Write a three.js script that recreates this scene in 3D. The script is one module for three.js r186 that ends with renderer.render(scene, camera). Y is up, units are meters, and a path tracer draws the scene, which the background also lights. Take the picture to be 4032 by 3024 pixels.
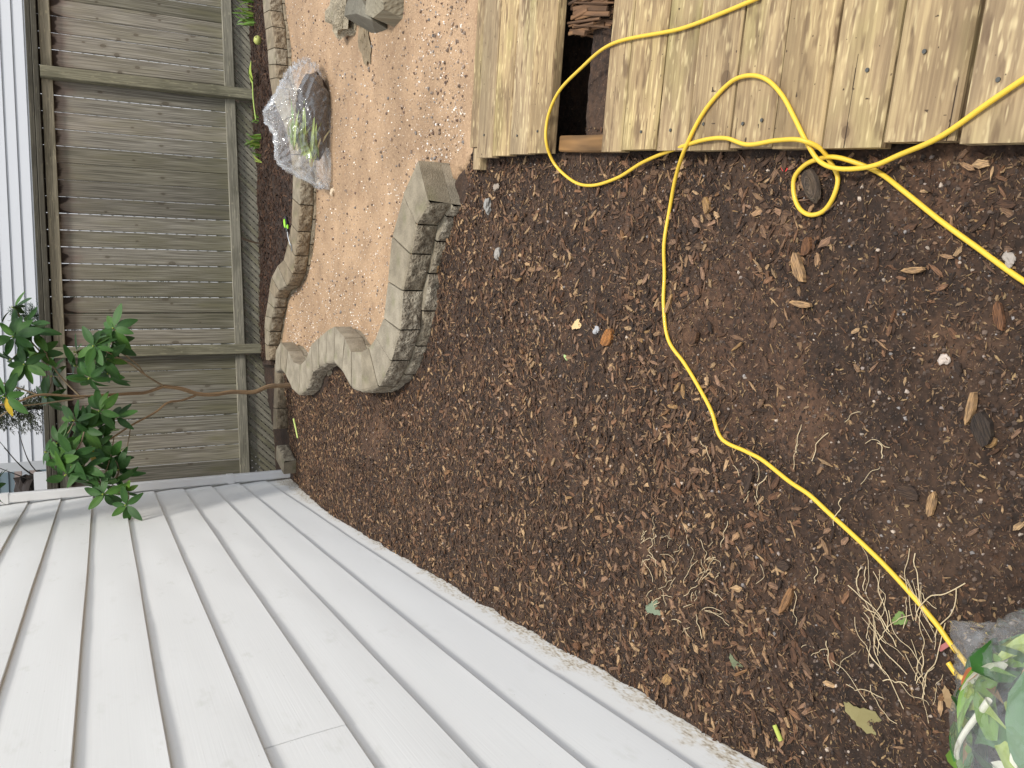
import * as THREE from 'three';
import { mergeGeometries } from 'three/addons/utils/BufferGeometryUtils.js';
import { ConvexGeometry } from 'three/addons/geometries/ConvexGeometry.js';

// ---------------------------------------------------------------- camera, sky, sun, exposure
const scene = new THREE.Scene();
const camera = new THREE.PerspectiveCamera(50.16, 4 / 3, 0.05, 200);
camera.position.set(0, 1.38, 0);                    // a phone held sideways: world up lies to the left of the frame
camera.up.set(0.99908, -0.04055, -0.0139);
camera.lookAt(-0.03053, 1.38 - 0.44552, -0.89475);

const renderer = new THREE.WebGLRenderer({ antialias: true });
renderer.toneMapping = THREE.LinearToneMapping;
renderer.toneMappingExposure = 2.05;
renderer.shadowMap.enabled = true;

{ // bright overcast sky: brighter towards the zenith, pale grey to the horizon
  const W = 64, H = 32, d = new Float32Array(W * H * 4);
  for (let j = 0; j < H; j++) for (let i = 0; i < W; i++) {
    const el = ((j + 0.5) / H - 0.5) * Math.PI, s = Math.sin(el), o = (j * W + i) * 4;
    const L = s > 0 ? 0.80 * (0.45 + 0.55 * s) : 0.12;
    d[o] = L * 0.93; d[o + 1] = L * 0.985; d[o + 2] = L * 1.08; d[o + 3] = 1;
  }
  const t = new THREE.DataTexture(d, W, H, THREE.RGBAFormat, THREE.FloatType);
  t.mapping = THREE.EquirectangularReflectionMapping; t.magFilter = t.minFilter = THREE.LinearFilter; t.needsUpdate = true;
  scene.background = t; scene.environment = t;
}
const sun = new THREE.DirectionalLight(new THREE.Color(1, 0.95, 0.87), 1.5);
sun.position.set(3.3, 8, -0.2); sun.target.position.set(0.5, 0, -3.5);
sun.castShadow = true; sun.shadow.radius = 20; sun.shadow.mapSize.set(2048, 2048);
Object.assign(sun.shadow.camera, { left: -7, right: 7, top: 7, bottom: -7, near: 0.5, far: 30 });
scene.add(sun, sun.target);

// ---------------------------------------------------------------- helpers
let seedv = 12345;
const rnd = () => { seedv = (seedv + 0x6d2b79f5) | 0; let t = Math.imul(seedv ^ (seedv >>> 15), 1 | seedv); t = (t + Math.imul(t ^ (t >>> 7), 61 | t)) ^ t; return ((t ^ (t >>> 14)) >>> 0) / 4294967296; };
const reseed = (s) => { seedv = s | 0; };
const rr = (a, b) => a + (b - a) * rnd();
const clamp = (x, a = 0, b = 1) => (x < a ? a : x > b ? b : x);
const lerp = (a, b, t) => a + (b - a) * t;
const sstep = (a, b, x) => { const t = clamp((x - a) / (b - a)); return t * t * (3 - 2 * t); };
const V3 = (x, y, z) => new THREE.Vector3(x, y, z);
const RT = new Float32Array(65536); for (let i = 0; i < 65536; i++) RT[i] = rnd();
const lat = (x, y, s) => RT[(Math.imul(x, 374761) ^ Math.imul(y, 668265) ^ Math.imul(s, 97531) ^ (Math.imul(x + s * 7, y + 13) << 3)) & 65535];
function vn(x, y, s = 0, px = 0, py = 0) {          // value noise 0..1, tiling when px, py are given
  const xi = Math.floor(x), yi = Math.floor(y); let fx = x - xi, fy = y - yi;
  fx = fx * fx * (3 - 2 * fx); fy = fy * fy * (3 - 2 * fy);
  let x0 = xi, x1 = xi + 1, y0 = yi, y1 = yi + 1;
  if (px) { x0 = ((x0 % px) + px) % px; x1 = (x0 + 1) % px; }
  if (py) { y0 = ((y0 % py) + py) % py; y1 = (y0 + 1) % py; }
  const a = lat(x0, y0, s), b = lat(x1, y0, s), c = lat(x0, y1, s), d = lat(x1, y1, s);
  return a + (b - a) * fx + (c - a + (a - b - c + d) * fx) * fy;
}
function fbm(x, y, oct, s = 0, px = 0, py = 0) {
  let v = 0, a = 0.5, n = 0;
  for (let i = 0; i < oct; i++) { v += a * vn(x, y, s + i * 17, px, py); n += a; x *= 2; y *= 2; px *= 2; py *= 2; a *= 0.5; }
  return v / n;
}
const ridge = (x, y, oct, s, px, py) => 1 - Math.abs(fbm(x, y, oct, s, px, py) * 2 - 1);
// texture: fn(u, v) -> [r, g, b, height] in sRGB 0..1; gives a colour map and a height map
function tex(w, h, fn, opt = {}) {
  const c = new Uint8Array(w * h * 4), b = new Uint8Array(w * h * 4);
  for (let j = 0; j < h; j++) for (let i = 0; i < w; i++) {
    const p = fn(i / w, j / h), o = (j * w + i) * 4;
    for (let k = 0; k < 3; k++) c[o + k] = clamp(p[k]) * 255;
    b[o] = b[o + 1] = b[o + 2] = clamp(p[3] ?? 0.5) * 255; c[o + 3] = b[o + 3] = 255;
  }
  const mk = (data, srgb) => {
    const t = new THREE.DataTexture(data, w, h, THREE.RGBAFormat);
    t.magFilter = THREE.LinearFilter; t.minFilter = THREE.LinearMipmapLinearFilter; t.generateMipmaps = true;
    t.wrapS = t.wrapT = THREE.RepeatWrapping; if (srgb) t.colorSpace = THREE.SRGBColorSpace;
    t.needsUpdate = true; return t;
  };
  return { map: mk(c, true), bumpMap: opt.flat ? null : mk(b, false) };
}
const mixc = (a, b, t) => [lerp(a[0], b[0], t), lerp(a[1], b[1], t), lerp(a[2], b[2], t)];
const mat = (o) => new THREE.MeshStandardMaterial({ roughness: 0.9, ...o });
const phys = (o) => new THREE.MeshPhysicalMaterial(o);
const names = {};
const numbered = (n) => { const k = names[n] = (names[n] ?? -1) + 1; return k ? n + '_' + String(k).padStart(3, '0') : n; };
function shade(o) { o.castShadow = o.receiveShadow = true; return o; }
function part(name, geo, m, parent) { const o = shade(new THREE.Mesh(geo, m)); o.name = name; parent.add(o); return o; }
function tag(o, label, category, group, kind) {
  o.userData.label = label; o.userData.category = category; if (group) o.userData.group = group; if (kind) o.userData.kind = kind; return o;
}
function thing(name, label, category, [x, y, z] = [0, 0, 0], turn = 0, group) {
  const o = new THREE.Group(); o.name = numbered(name); o.position.set(x, y, z); o.rotation.y = turn; scene.add(o); return tag(o, label, category, group);
}
function solo(name, geo, m, label, category, group) { const o = shade(new THREE.Mesh(geo, m)); o.name = numbered(name); scene.add(o); return tag(o, label, category, group); }
function struct(name, geo, m) { const o = shade(new THREE.Mesh(geo, m)); o.name = name; o.userData.kind = 'structure'; scene.add(o); return o; }
function geoFrom(pos, idx, uv) {
  const g = new THREE.BufferGeometry(); g.setAttribute('position', new THREE.Float32BufferAttribute(pos, 3));
  if (uv) g.setAttribute('uv', new THREE.Float32BufferAttribute(uv, 2)); if (idx) g.setIndex(idx); g.computeVertexNormals(); return g;
}
// plank along +x from 0 to L, width w along z (0..w), thickness t down from y=0, eased edges; uv = (along, across) in metres + offset
function plank(L, w, t, ou = 0, ov = 0, e = 0.003, seg = 1, wob = 0, sd = 0) {
  const prof = [[e, 0], [w - e, 0], [w, -e], [w, -t + e], [w - e, -t], [e, -t], [0, -t + e], [0, -e]], P = [], U = [];
  const at = (i, k) => { const p = prof[k], x = L * i / seg, n = wob ? (fbm(x * 3 + sd, sd * 1.7, 2, 5) - 0.5) * wob : 0, n2 = wob ? (fbm(x * 4 + sd * 3, 9 + sd, 2, 6) - 0.5) * wob * 0.4 : 0; return [x, p[1] + n2, p[0] + n]; };
  const vv = (k) => ov + [e, w - e, w, w + t, w + t + e, -t - e, -t, 0][k];
  for (let i = 0; i < seg; i++) for (let k = 0; k < 8; k++) {
    const k2 = (k + 1) % 8, a = at(i, k), b = at(i + 1, k), c = at(i + 1, k2), d = at(i, k2), va = vv(k), vb = k === 4 ? va + w : vv(k2);
    P.push(...a, ...c, ...b, ...a, ...d, ...c);
    const ua = ou + a[0], ub = ou + b[0]; U.push(ua, va, ub, vb, ub, va, ua, va, ua, vb, ub, vb);
  }
  for (const [i, f] of [[0, 1], [seg, -1]]) for (let k = 1; k < 7; k++) {
    const q = [at(i, 0), at(i, k), at(i, k + 1)]; if (f < 0) q.reverse();
    for (const p of q) { P.push(...p); U.push(ou + p[1], ov + p[2]); }
  }
  const g = new THREE.BufferGeometry(); g.setAttribute('position', new THREE.Float32BufferAttribute(P, 3)); g.setAttribute('uv', new THREE.Float32BufferAttribute(U, 2)); g.computeVertexNormals(); return g;
}
const tube = (pts, r, seg, rad = 6, closed = false) => new THREE.TubeGeometry(new THREE.CatmullRomCurve3(pts.map((p) => V3(...p)), closed, 'centripetal'), seg, r, rad, closed);
function taper(pts, r0, r1, seg, rad = 6, knob = 0) {    // tapered tube with slight knobs
  const g = tube(pts, 1, seg, rad), c = new THREE.CatmullRomCurve3(pts.map((p) => V3(...p)), false, 'centripetal'), p = g.attributes.position;
  for (let i = 0; i <= seg; i++) {
    const o = c.getPointAt(i / seg), r = lerp(r0, r1, i / seg) * (1 + knob * (vn(i * 0.9, r0 * 999, 3) - 0.4));
    for (let k = 0; k <= rad; k++) { const q = i * (rad + 1) + k; p.setXYZ(q, o.x + (p.getX(q) - o.x) * r, o.y + (p.getY(q) - o.y) * r, o.z + (p.getZ(q) - o.z) * r); }
  }
  g.computeVertexNormals(); return g;
}
function lumpy(r, detail, amp, sd, sx = 1, sy = 1, sz = 1, f = 2.2) {   // irregular stone or clod
  const g = new THREE.IcosahedronGeometry(r, detail), p = g.attributes.position;
  for (let i = 0; i < p.count; i++) {
    const x = p.getX(i) / r, y = p.getY(i) / r, z = p.getZ(i) / r, n = 1 + amp * ((vn(x * f + 5 + sd, y * f + z * 1.3 + 7, sd) + vn(z * f + 3, x * f - y * 1.7 + sd, sd + 9)) - 1);
    p.setXYZ(i, p.getX(i) * n * sx, p.getY(i) * n * sy, p.getZ(i) * n * sz);
  }
  g.computeVertexNormals(); return g;
}

// ---------------------------------------------------------------- materials
const T = {};
T.soil = tex(1024, 1024, (u, v) => {
  const a = fbm(u * 8, v * 8, 4, 1, 8, 8), b = fbm(u * 90, v * 90, 3, 2, 90, 90), c = vn(u * 256, v * 256, 3, 256, 256), d = ridge(u * 36, v * 36, 2, 4, 36, 36);
  let col = mixc([0.145, 0.104, 0.078], [0.27, 0.197, 0.146], clamp(b * 1.6 - 0.4)); col = mixc(col, [0.38, 0.29, 0.22], clamp(a * 2.2 - 1.1) * 0.5);
  if (c > 0.93) col = mixc(col, [0.6, 0.5, 0.4], 0.6); if (c < 0.06) col = [0.1, 0.075, 0.06];
  return [...col, b * 0.55 + d * 0.2 + c * 0.25];
});
T.sand = tex(1024, 1024, (u, v) => {
  const a = fbm(u * 5, v * 5, 4, 11, 5, 5), b = fbm(u * 160, v * 160, 2, 12, 160, 160), c = vn(u * 200, v * 200, 13, 200, 200), p = vn(u * 120, v * 120, 14, 120, 120);
  let col = mixc([0.55, 0.45, 0.35], [0.67, 0.555, 0.435], clamp(a * 1.5 - 0.2)); col = mixc(col, [0.82, 0.70, 0.56], clamp(b * 2 - 1) * 0.6);
  col = mixc(col, [0.47, 0.36, 0.27], clamp(fbm(u * 14, v * 14, 3, 15, 14, 14) * 3 - 1.7) * 0.35);
  if (c > 0.965) col = [0.86, 0.77, 0.66]; if (p < 0.06) col = mixc(col, [0.35, 0.28, 0.23], 0.8);
  return [...col, b * 0.6 + c * 0.4];
});
T.deck = tex(1536, 1024, (u, v) => {               // 2 m along u, 1 m across v: weathered softwood, mottled with algae and wear
  const w = v + 0.007 * (vn(u * 3, v * 9, 30, 3, 9) - 0.5), g = fbm(u * 12, w * 210, 3, 21, 12, 210), g2 = vn(u * 4, w * 90, 22, 4, 90), pt = fbm(u * 9, v * 11, 4, 23, 9, 11), st = fbm(u * 30, v * 60, 3, 24, 30, 60), ck = vn(u * 5, w * 160, 25, 5, 160), br = fbm(u * 16, v * 34, 4, 31, 16, 34);
  let col = mixc([0.53, 0.45, 0.345], [0.755, 0.67, 0.51], clamp(g * 1.6 - 0.3)); col = mixc(col, [0.60, 0.51, 0.39], g2 * 0.45);
  col = mixc(col, [0.80, 0.715, 0.54], clamp(br * 4 - 2.2) * 0.4); col = mixc(col, [0.45, 0.375, 0.285], clamp(pt * 3.4 - 1.75) * 0.7); col = mixc(col, [0.50, 0.42, 0.32], clamp(2.0 - br * 5) * 0.4);
  col = mixc(col, [0.60, 0.575, 0.36], clamp(fbm(u * 7, v * 8, 4, 26, 7, 8) * 3.4 - 1.8) * 0.5);
  col = mixc(col, [0.32, 0.245, 0.18], clamp(st * 5 - 3.1) * 0.5); col = mixc(col, [0.87, 0.80, 0.62], clamp(fbm(u * 60, v * 150, 2, 27, 60, 150) * 5 - 3.1) * 0.6);
  col = mixc(col, [0.43, 0.37, 0.285], clamp(fbm(u * 3, v * 4, 4, 33, 3, 4) * 3.6 - 1.9) * 0.55);
  for (let q = 0; q < 9; q++) { const kx = RT[700 + q * 3], ky = RT[701 + q * 3], r = 0.010 + 0.012 * RT[702 + q * 3], dd = Math.hypot((u - kx) / (r * 0.62), (v - ky) / r); if (dd < 2) col = mixc(col, dd < 1 ? [0.40, 0.325, 0.24] : [0.48, 0.40, 0.30], dd < 1 ? 0.8 : (2 - dd) * 0.55); }
  const crack = ck > 0.958 && vn(u * 9, w * 20, 28, 9, 20) > 0.45; if (crack) col = [0.2, 0.14, 0.09];
  if (vn(u * 190, v * 85, 29, 190, 85) > 0.972) col = mixc(col, [0.16, 0.115, 0.08], 0.75);
  return [...col, crack ? 0 : 0.3 + g * 0.4 + br * 0.25 - clamp(st * 5 - 3.2) * 0.3];
});
const NB = 8;
T.fence = tex(1024, 1024, (u, v) => {              // eight boards side by side; v runs up one board, damp stains at its top
  const k = Math.floor(u * NB), x = u * NB - k, s = 40 + k * 7, w = x + 0.05 * (vn(v * 6, k * 3.1, s) - 0.5);
  const g = fbm(w * 26, v * 7 + k * 5, 3, s), g2 = fbm(w * 7, v * 2.3 + k * 9, 3, s + 1), pt = fbm(x * 2 + k * 4, v * 6, 4, s + 2);
  let col = mixc([0.36, 0.345, 0.31], [0.69, 0.675, 0.63], clamp(g * 1.7 - 0.3)); col = mixc(col, [0.53, 0.51, 0.455], g2 * 0.5);
  col = mixc(col, [0.51, 0.495, 0.39], clamp(pt * 2.6 - 1.25) * 0.5 * (k % 3 === 0 ? 1.3 : 0.7));
  col = mixc(col, [0.43, 0.42, 0.32], (1 - sstep(0.0, 0.35, v)) * clamp(pt * 2) * 0.35);
  col = mixc(col, [0.64, 0.60, 0.57], sstep(0.55, 0.95, v) * clamp(pt * 2 - 0.4) * 0.45);
  for (let q = 0; q < 1 + (k * 7) % 4; q++) {       // knots
    const kx = RT[k * 31 + q * 3] * 0.9 + 0.05, ky = RT[k * 31 + q * 3 + 1] * 0.9 + 0.03, r = 0.045 + RT[k * 31 + q * 3 + 2] * 0.07, dd = Math.hypot((x - kx + 0.03 * (vn(v * 90, x * 9, 5) - 0.5)) / r, (v - ky) / (r * (0.09 + 0.12 * RT[k * 5 + q + 500])));
    if (dd < 2.2) col = mixc(col, dd < 1 ? [0.36, 0.33, 0.28] : [0.47, 0.44, 0.39], dd < 1 ? 0.65 : (2.2 - dd) * 0.35);
  }
  const edge = 0.006 + 0.16 * Math.pow(fbm(x * 2.2 + k * 3, 1, 2, s + 3), 2.2) * (0.1 + 2.6 * RT[k + 900] * RT[k + 900]), dn = 1 - v - 0.085, f = fbm(x * 3.2 + k * 5, v * 22, 3, s + 4);
  const stain = sstep(edge + 0.012, edge - 0.010, dn + (f - 0.5) * 0.05); col = mixc(col, [0.20, 0.15, 0.125], stain * 0.9);
  const halo = sstep(edge + 0.09, edge, dn + (f - 0.5) * 0.09) * (1 - stain); col = mixc(col, [0.50, 0.42, 0.385], halo * 0.55);
  return [...col, 0.3 + g * 0.6];
});
T.rail = tex(512, 1024, (u, v) => {                // u across 0.2 m, v along 2 m, grey weathered softwood
  const w = u + 0.02 * (vn(u * 4, v * 5, 60, 4, 5) - 0.5), g = fbm(w * 60, v * 12, 3, 61, 60, 12), pt = fbm(u * 3, v * 9, 4, 62, 3, 9), st = fbm(u * 16, v * 40, 3, 63, 16, 40);
  let col = mixc([0.40, 0.385, 0.335], [0.63, 0.61, 0.545], clamp(g * 1.4 - 0.2)); col = mixc(col, [0.33, 0.32, 0.27], clamp(pt * 3 - 1.5) * 0.6); col = mixc(col, [0.70, 0.68, 0.58], clamp(st * 5 - 3.3) * 0.6);
  if (vn(u * 60, v * 120, 64, 60, 120) > 0.985) col = [0.18, 0.15, 0.12];
  return [...col, 0.3 + g * 0.6];
});
T.block = tex(512, 512, (u, v) => {
  const a = fbm(u * 6, v * 6, 4, 71, 6, 6), b = fbm(u * 80, v * 80, 2, 72, 80, 80), c = vn(u * 110, v * 110, 73, 110, 110), m = fbm(u * 4, v * 4, 4, 74, 4, 4);
  let col = mixc([0.49, 0.455, 0.39], [0.625, 0.585, 0.51], clamp(a * 1.6 - 0.3)); col = mixc(col, [0.70, 0.66, 0.58], clamp(b * 2 - 1) * 0.5); col = mixc(col, [0.42, 0.42, 0.29], clamp(m * 4 - 2.5) * 0.4);
  if (c < 0.04) col = mixc(col, [0.22, 0.2, 0.17], 0.8);
  return [...col, b * 0.7 + a * 0.3];
});
T.rock = tex(512, 512, (u, v) => {                 // split face: broken grains and pits
  const a = fbm(u * 14, v * 14, 4, 75, 14, 14), r = ridge(u * 22, v * 22, 3, 76, 22, 22), c = vn(u * 90, v * 90, 77, 90, 90);
  let col = mixc([0.47, 0.43, 0.37], [0.66, 0.625, 0.555], clamp(a * 2.2 - 0.6)); col = mixc(col, [0.30, 0.265, 0.22], clamp(1.1 - r * 1.6) * 0.8); col = mixc(col, [0.78, 0.75, 0.69], clamp(c * 4 - 3.1) * 0.6);
  return [...col, a * 0.5 + r * 0.4 + c * 0.1];
});
T.side = tex(1024, 512, (u, v) => {                // 2 m along, 0.5 m up: white paint with faint grain, smudges and specks
  const g = fbm(u * 6, v * 120, 3, 81, 6, 120), d = fbm(u * 9, v * 7, 4, 82, 9, 7), m = fbm(u * 60, v * 30, 3, 83, 60, 30);
  let col = [0.905, 0.908, 0.905]; col = mixc(col, [0.80, 0.81, 0.78], clamp(d * 4 - 2.5) * clamp(m * 3 - 1.3) * 0.4);
  if (vn(u * 170, v * 60, 84, 170, 60) > 0.992) col = mixc(col, [0.55, 0.54, 0.5], 0.7);
  return [...col, 0.4 + g * 0.3];
});
T.foot = tex(1024, 256, (u, v) => {                // lowest board, 2 m along, v = 0..1 over its 0.24 m: soil splashes that thin out upwards in grains and streaks
  const g = fbm(u * 6, v * 60, 3, 85, 6, 60), lim = 0.30 + 0.42 * fbm(u * 9, 0.3, 4, 86, 9, 0), gr = fbm(u * 150, v * 44, 3, 87, 150, 44), st = fbm(u * 40, v * 8, 3, 88, 40, 8);
  let col = [0.895, 0.895, 0.885]; const a = sstep(lim + 0.22, lim - 0.12, v + (st - 0.5) * 0.35); col = mixc(col, [0.82, 0.79, 0.73], a * clamp(gr * 3 - 0.7)); col = mixc(col, [0.58, 0.52, 0.44], a * clamp(gr * 5 - 2.9) * 0.9);
  return [...col, 0.4 + g * 0.3];
});
T.bark = tex(256, 256, (u, v) => { const g = fbm(u * 5, v * 50, 3, 91, 5, 50), a = fbm(u * 6, v * 6, 3, 92, 6, 6); const c = 0.55 + 0.55 * clamp(g * 1.4 - 0.2); return [c * (0.9 + a * 0.2), c * (0.88 + a * 0.15), c * 0.86, g]; });
T.leaf = tex(128, 256, (u, v) => {                 // v base to tip, midrib at u = 0.5
  const m = Math.abs(u - 0.5), r = sstep(0.035, 0.01, m), vein = clamp(Math.sin((v * 26 - m * 18) * 3.14) * 0.5 + 0.2) * 0.16, b = fbm(u * 4, v * 8, 3, 95);
  let c = mixc([0.80, 0.84, 0.78], [1, 1, 0.96], b); c = mixc(c, [1, 1, 0.8], vein); c = mixc(c, [1, 1, 0.72], r * 0.5); return [...c, 0.5 + r * 0.3 - vein];
});
const C = (r, g, b) => new THREE.Color().setRGB(r, g, b);
const M = {
  soil: mat({ ...T.soil, bumpScale: 0.006, roughness: 1, vertexColors: true }),
  sand: mat({ ...T.sand, bumpScale: 0.003, roughness: 1, vertexColors: true }),
  ground: mat({ color: C(0.06, 0.06, 0.03), roughness: 1 }),
  siding: mat({ ...T.side, bumpScale: 0.0006, roughness: 0.55 }),
  trim: phys({ color: C(0.80, 0.80, 0.80), roughness: 0.4 }),
  darkwood: mat({ map: T.rail.map, bumpMap: T.rail.bumpMap, bumpScale: 0.002, color: C(0.30, 0.29, 0.275) }),
  block: mat({ ...T.block, bumpScale: 0.003 }), blockB: mat({ ...T.block, bumpScale: 0.003, color: C(0.86, 0.84, 0.80) }), blockC: mat({ ...T.block, bumpScale: 0.003, color: C(0.78, 0.72, 0.64) }),
  chip: mat({ ...T.bark, bumpScale: 0.002, roughness: 0.95 }),
  pebble: mat({ roughness: 0.85 }),
  cord: phys({ color: C(0.74, 0.49, 0.04), roughness: 0.5, clearcoat: 0.15 }),
  film: phys({ color: C(0.98, 0.99, 1), roughness: 0.09, transmission: 0.92, thickness: 0, ior: 1.55, specularIntensity: 1 }),
};
M.fence = [C(0.86, 0.85, 0.84), C(0.58, 0.57, 0.55), C(0.72, 0.71, 0.65), C(0.98, 0.95, 0.93), C(0.64, 0.63, 0.57)].map((c) => mat({ ...T.fence, bumpScale: 0.0015, color: c }));
M.rail = mat({ ...T.rail, bumpScale: 0.0015 }); M.railPale = mat({ ...T.rail, bumpScale: 0.0015, color: C(1.0, 0.94, 0.86) }); M.railGreen = mat({ ...T.rail, bumpScale: 0.0015, color: C(0.86, 0.86, 0.76) });
const tw = T.deck.map.clone(); tw.repeat.set(0.5, 1); tw.needsUpdate = true; const twb = T.deck.bumpMap.clone(); twb.repeat.set(0.5, 1); twb.needsUpdate = true;
M.deck = [C(1, 1, 1), C(0.92, 0.90, 0.86), C(1, 0.97, 0.88), C(0.86, 0.84, 0.80)].map((c) => mat({ map: tw, bumpMap: twb, bumpScale: 0.003, color: c }));
const rl = (m) => { for (const k of ['map', 'bumpMap']) { m[k] = m[k].clone(); m[k].repeat.set(5, 0.5); m[k].needsUpdate = true; } };
for (const m of [M.rail, M.railPale, M.railGreen, M.darkwood]) rl(m);
M.foot = mat({ ...T.foot, bumpScale: 0.0006, roughness: 0.75 });
{ const m = M.siding; for (const k of ['map', 'bumpMap']) { m[k] = m[k].clone(); m[k].repeat.set(0.5, 2); } }
M.face = mat({ ...T.rock, bumpScale: 0.016 }); M.faceB = mat({ ...T.rock, bumpScale: 0.014, color: C(0.86, 0.84, 0.80) }); M.faceC = mat({ ...T.rock, bumpScale: 0.014, color: C(0.80, 0.73, 0.64) });
for (const m of [M.block, M.blockB, M.blockC, M.face, M.faceB, M.faceC]) for (const k of ['map', 'bumpMap']) { m[k] = m[k].clone(); m[k].repeat.set(3, 3); }

// ---------------------------------------------------------------- plan of the garden (metres, x right, z towards the viewer)
// walls as rows of [back x, back z, front x, front z]; each pair of neighbours bounds one block
const nearRow = [[0.850, -3.286, 0.656, -3.184], [0.745, -3.496, 0.591, -3.349], [0.585, -3.672, 0.475, -3.435], [0.385, -3.755, 0.325, -3.555], [0.215, -3.84, 0.148, -3.615], [0.125, -3.979, 0.008, -3.761], [0.077, -4.112, -0.120, -3.97],
  [0.059, -4.249, -0.151, -4.256], [0.065, -4.447, -0.136, -4.474], [0.146, -4.568, -0.042, -4.655], [0.221, -4.784, 0.011, -4.832], [0.205, -4.963, 0.008, -5.038], [0.168, -5.19, -0.015, -5.21], [0.129, -5.40, -0.047, -5.395], [0.039, -5.568, -0.166, -5.603],
  [0.001, -5.750, -0.212, -5.845], [0.026, -5.991, -0.168, -6.089], [0.11, -6.17, -0.069, -6.303], [0.18, -6.42, -0.024, -6.472], [0.119, -6.63, -0.05, -6.70]];
const farRow = [[3.75, -6.80, 3.72, -6.58], [3.42, -6.80, 3.38, -6.57], [3.10, -6.78, 3.06, -6.55], [2.93, -6.77, 2.88, -6.54], [2.80, -6.75, 2.737, -6.52], [2.66, -6.71, 2.583, -6.439], [2.48, -6.66, 2.410, -6.402], [2.36, -6.64, 2.282, -6.388], [2.24, -6.61, 2.173, -6.369], [2.08, -6.53, 2.06, -6.24],
  [1.94, -6.37, 1.92, -6.06], [1.80, -6.18, 1.76, -5.92], [1.65, -6.03, 1.59, -5.80], [1.5, -5.95, 1.45, -5.73], [1.352, -5.91, 1.29, -5.707], [1.192, -5.957, 1.11, -5.748], [1.016, -6.02, 0.94, -5.845], [0.90, -6.18, 0.785, -5.958], [0.80, -6.349, 0.668, -6.072],
  [0.785, -6.58, 0.601, -6.28], [0.72, -6.85, 0.593, -6.579], [0.63, -6.98, 0.548, -6.747], [0.537, -7.078, 0.472, -6.817], [0.43, -7.20, 0.397, -6.934], [0.33, -7.27, 0.289, -7.061], [0.2, -7.29, 0.177, -7.156], [0.053, -7.268, 0.048, -7.137]];
const mid = (r) => r.map((p) => [(p[0] + p[2]) / 2, (p[1] + p[3]) / 2]);
const midN = mid(nearRow), midF = mid(farRow);
const DK = { ox: 0.818, oz: -3.020, ux: -0.2198, uz: 0.9756, y: 0.05 };          // deck corner; u runs along its end, v = (uz, -ux) along the planks
const sandPoly = [...midN, [0.05, -6.95], ...[...midF].reverse(), [5.5, -6.8], [5.5, -2.02], [0.80, -3.06]];
const bb = (a, b, x, z) => { const dx = b[0] - a[0], dz = b[1] - a[1], t = clamp(((x - a[0]) * dx + (z - a[1]) * dz) / (dx * dx + dz * dz)); return Math.hypot(x - a[0] - dx * t, z - a[1] - dz * t); };
function sdPoly(P, x, z) {                            // negative inside
  let d = 1e9, s = false;
  for (let i = 0, j = P.length - 1; i < P.length; j = i++) {
    const a = P[j], b = P[i]; d = Math.min(d, bb(a, b, x, z));
    if ((a[1] > z) !== (b[1] > z) && x < ((b[0] - a[0]) * (z - a[1])) / (b[1] - a[1]) + a[0]) s = !s;
  }
  return s ? -d : d;
}
const dLine = (L, x, z, i0 = 0) => { let d = 1e9; for (let i = i0 + 1; i < L.length; i++) d = Math.min(d, bb(L[i - 1], L[i], x, z)); return d; };
const prof = [[-9, -0.09], [-7.5, -0.09], [-6.2, 0.02], [-5.2, 0.05], [-4.4, 0.03], [-3.6, 0.03], [-2.84, 0.012], [-2.3, -0.005], [-1.7, -0.01], [-1.5, -0.022], [2, -0.02]];
const wallY = (z) => { for (let i = 1; i < prof.length; i++) if (z <= prof[i][0]) return lerp(prof[i - 1][1], prof[i][1], clamp((z - prof[i - 1][0]) / (prof[i][0] - prof[i - 1][0]))); return -0.02; };
function region(x, z) {                               // 0 near soil, 1 sand, 2 bed along the fence; plus distance to the sand's edge
  const sd = sdPoly(sandPoly, x, z); if (sd < 0) return [1, sd];
  if (z < -5.6 && x > 0.0 && z < -5.6) { let zf = -7.2; for (let i = 1; i < midF.length; i++) if (x <= midF[i - 1][0] && x >= midF[i][0]) zf = Math.max(zf, lerp(midF[i][1], midF[i - 1][1], (x - midF[i][0]) / Math.max(1e-4, midF[i - 1][0] - midF[i][0]))); if (z < zf) return [2, sd]; }
  return [0, sd];
}
const deckST = (x, z) => { const a = x - DK.ox, b = z - DK.oz; return [a * DK.ux + b * DK.uz, a * DK.uz - b * DK.ux]; };
function soilBase(x, z) {
  const [k, sd] = region(x, z);
  const near = wallY(z) * sstep(0.1, -0.9, x) + 0.075 * Math.exp(-dLine(midN, x, z, 8) / 0.3) * sstep(-4.35, -4.8, z) * (x < 0.3 ? 1 : 0);
  let y = near;
  if (k === 1) y = lerp(near, -0.08, sstep(0.0, 0.09, -sd));
  if (k === 2) y = lerp(0.10, 0.0, clamp(dLine(midF, x, z) / 1.0)) ;
  const [s, t] = deckST(x, z);
  if (t > -0.01 && s > -0.03 && x < 5) y = lerp(y, s < 0.95 ? lerp(-0.17, -0.008, sstep(0.66, 0.80, s)) : -0.05, sstep(0.0, 0.06, t) * (s < 0.05 ? 0.3 : 1));
  return y;
}
const soilY = (x, z) => soilBase(x, z) + (fbm(x * 1.6 + 20, z * 1.6, 3, 101) - 0.5) * 0.04 + (fbm(x * 9, z * 9, 3, 102) - 0.5) * 0.026 + (fbm(x * 45, z * 45, 2, 103) - 0.5) * 0.010;
const sandBase = (x, z) => { const sd = sdPoly(sandPoly, x, z); return 0.0 + 0.02 * Math.exp(-dLine(midN, x, z) / 0.25) - sstep(-0.03, 0.09, sd + (fbm(x * 14, z * 14, 2, 106) - 0.5) * 0.12) * 0.34; };
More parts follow.
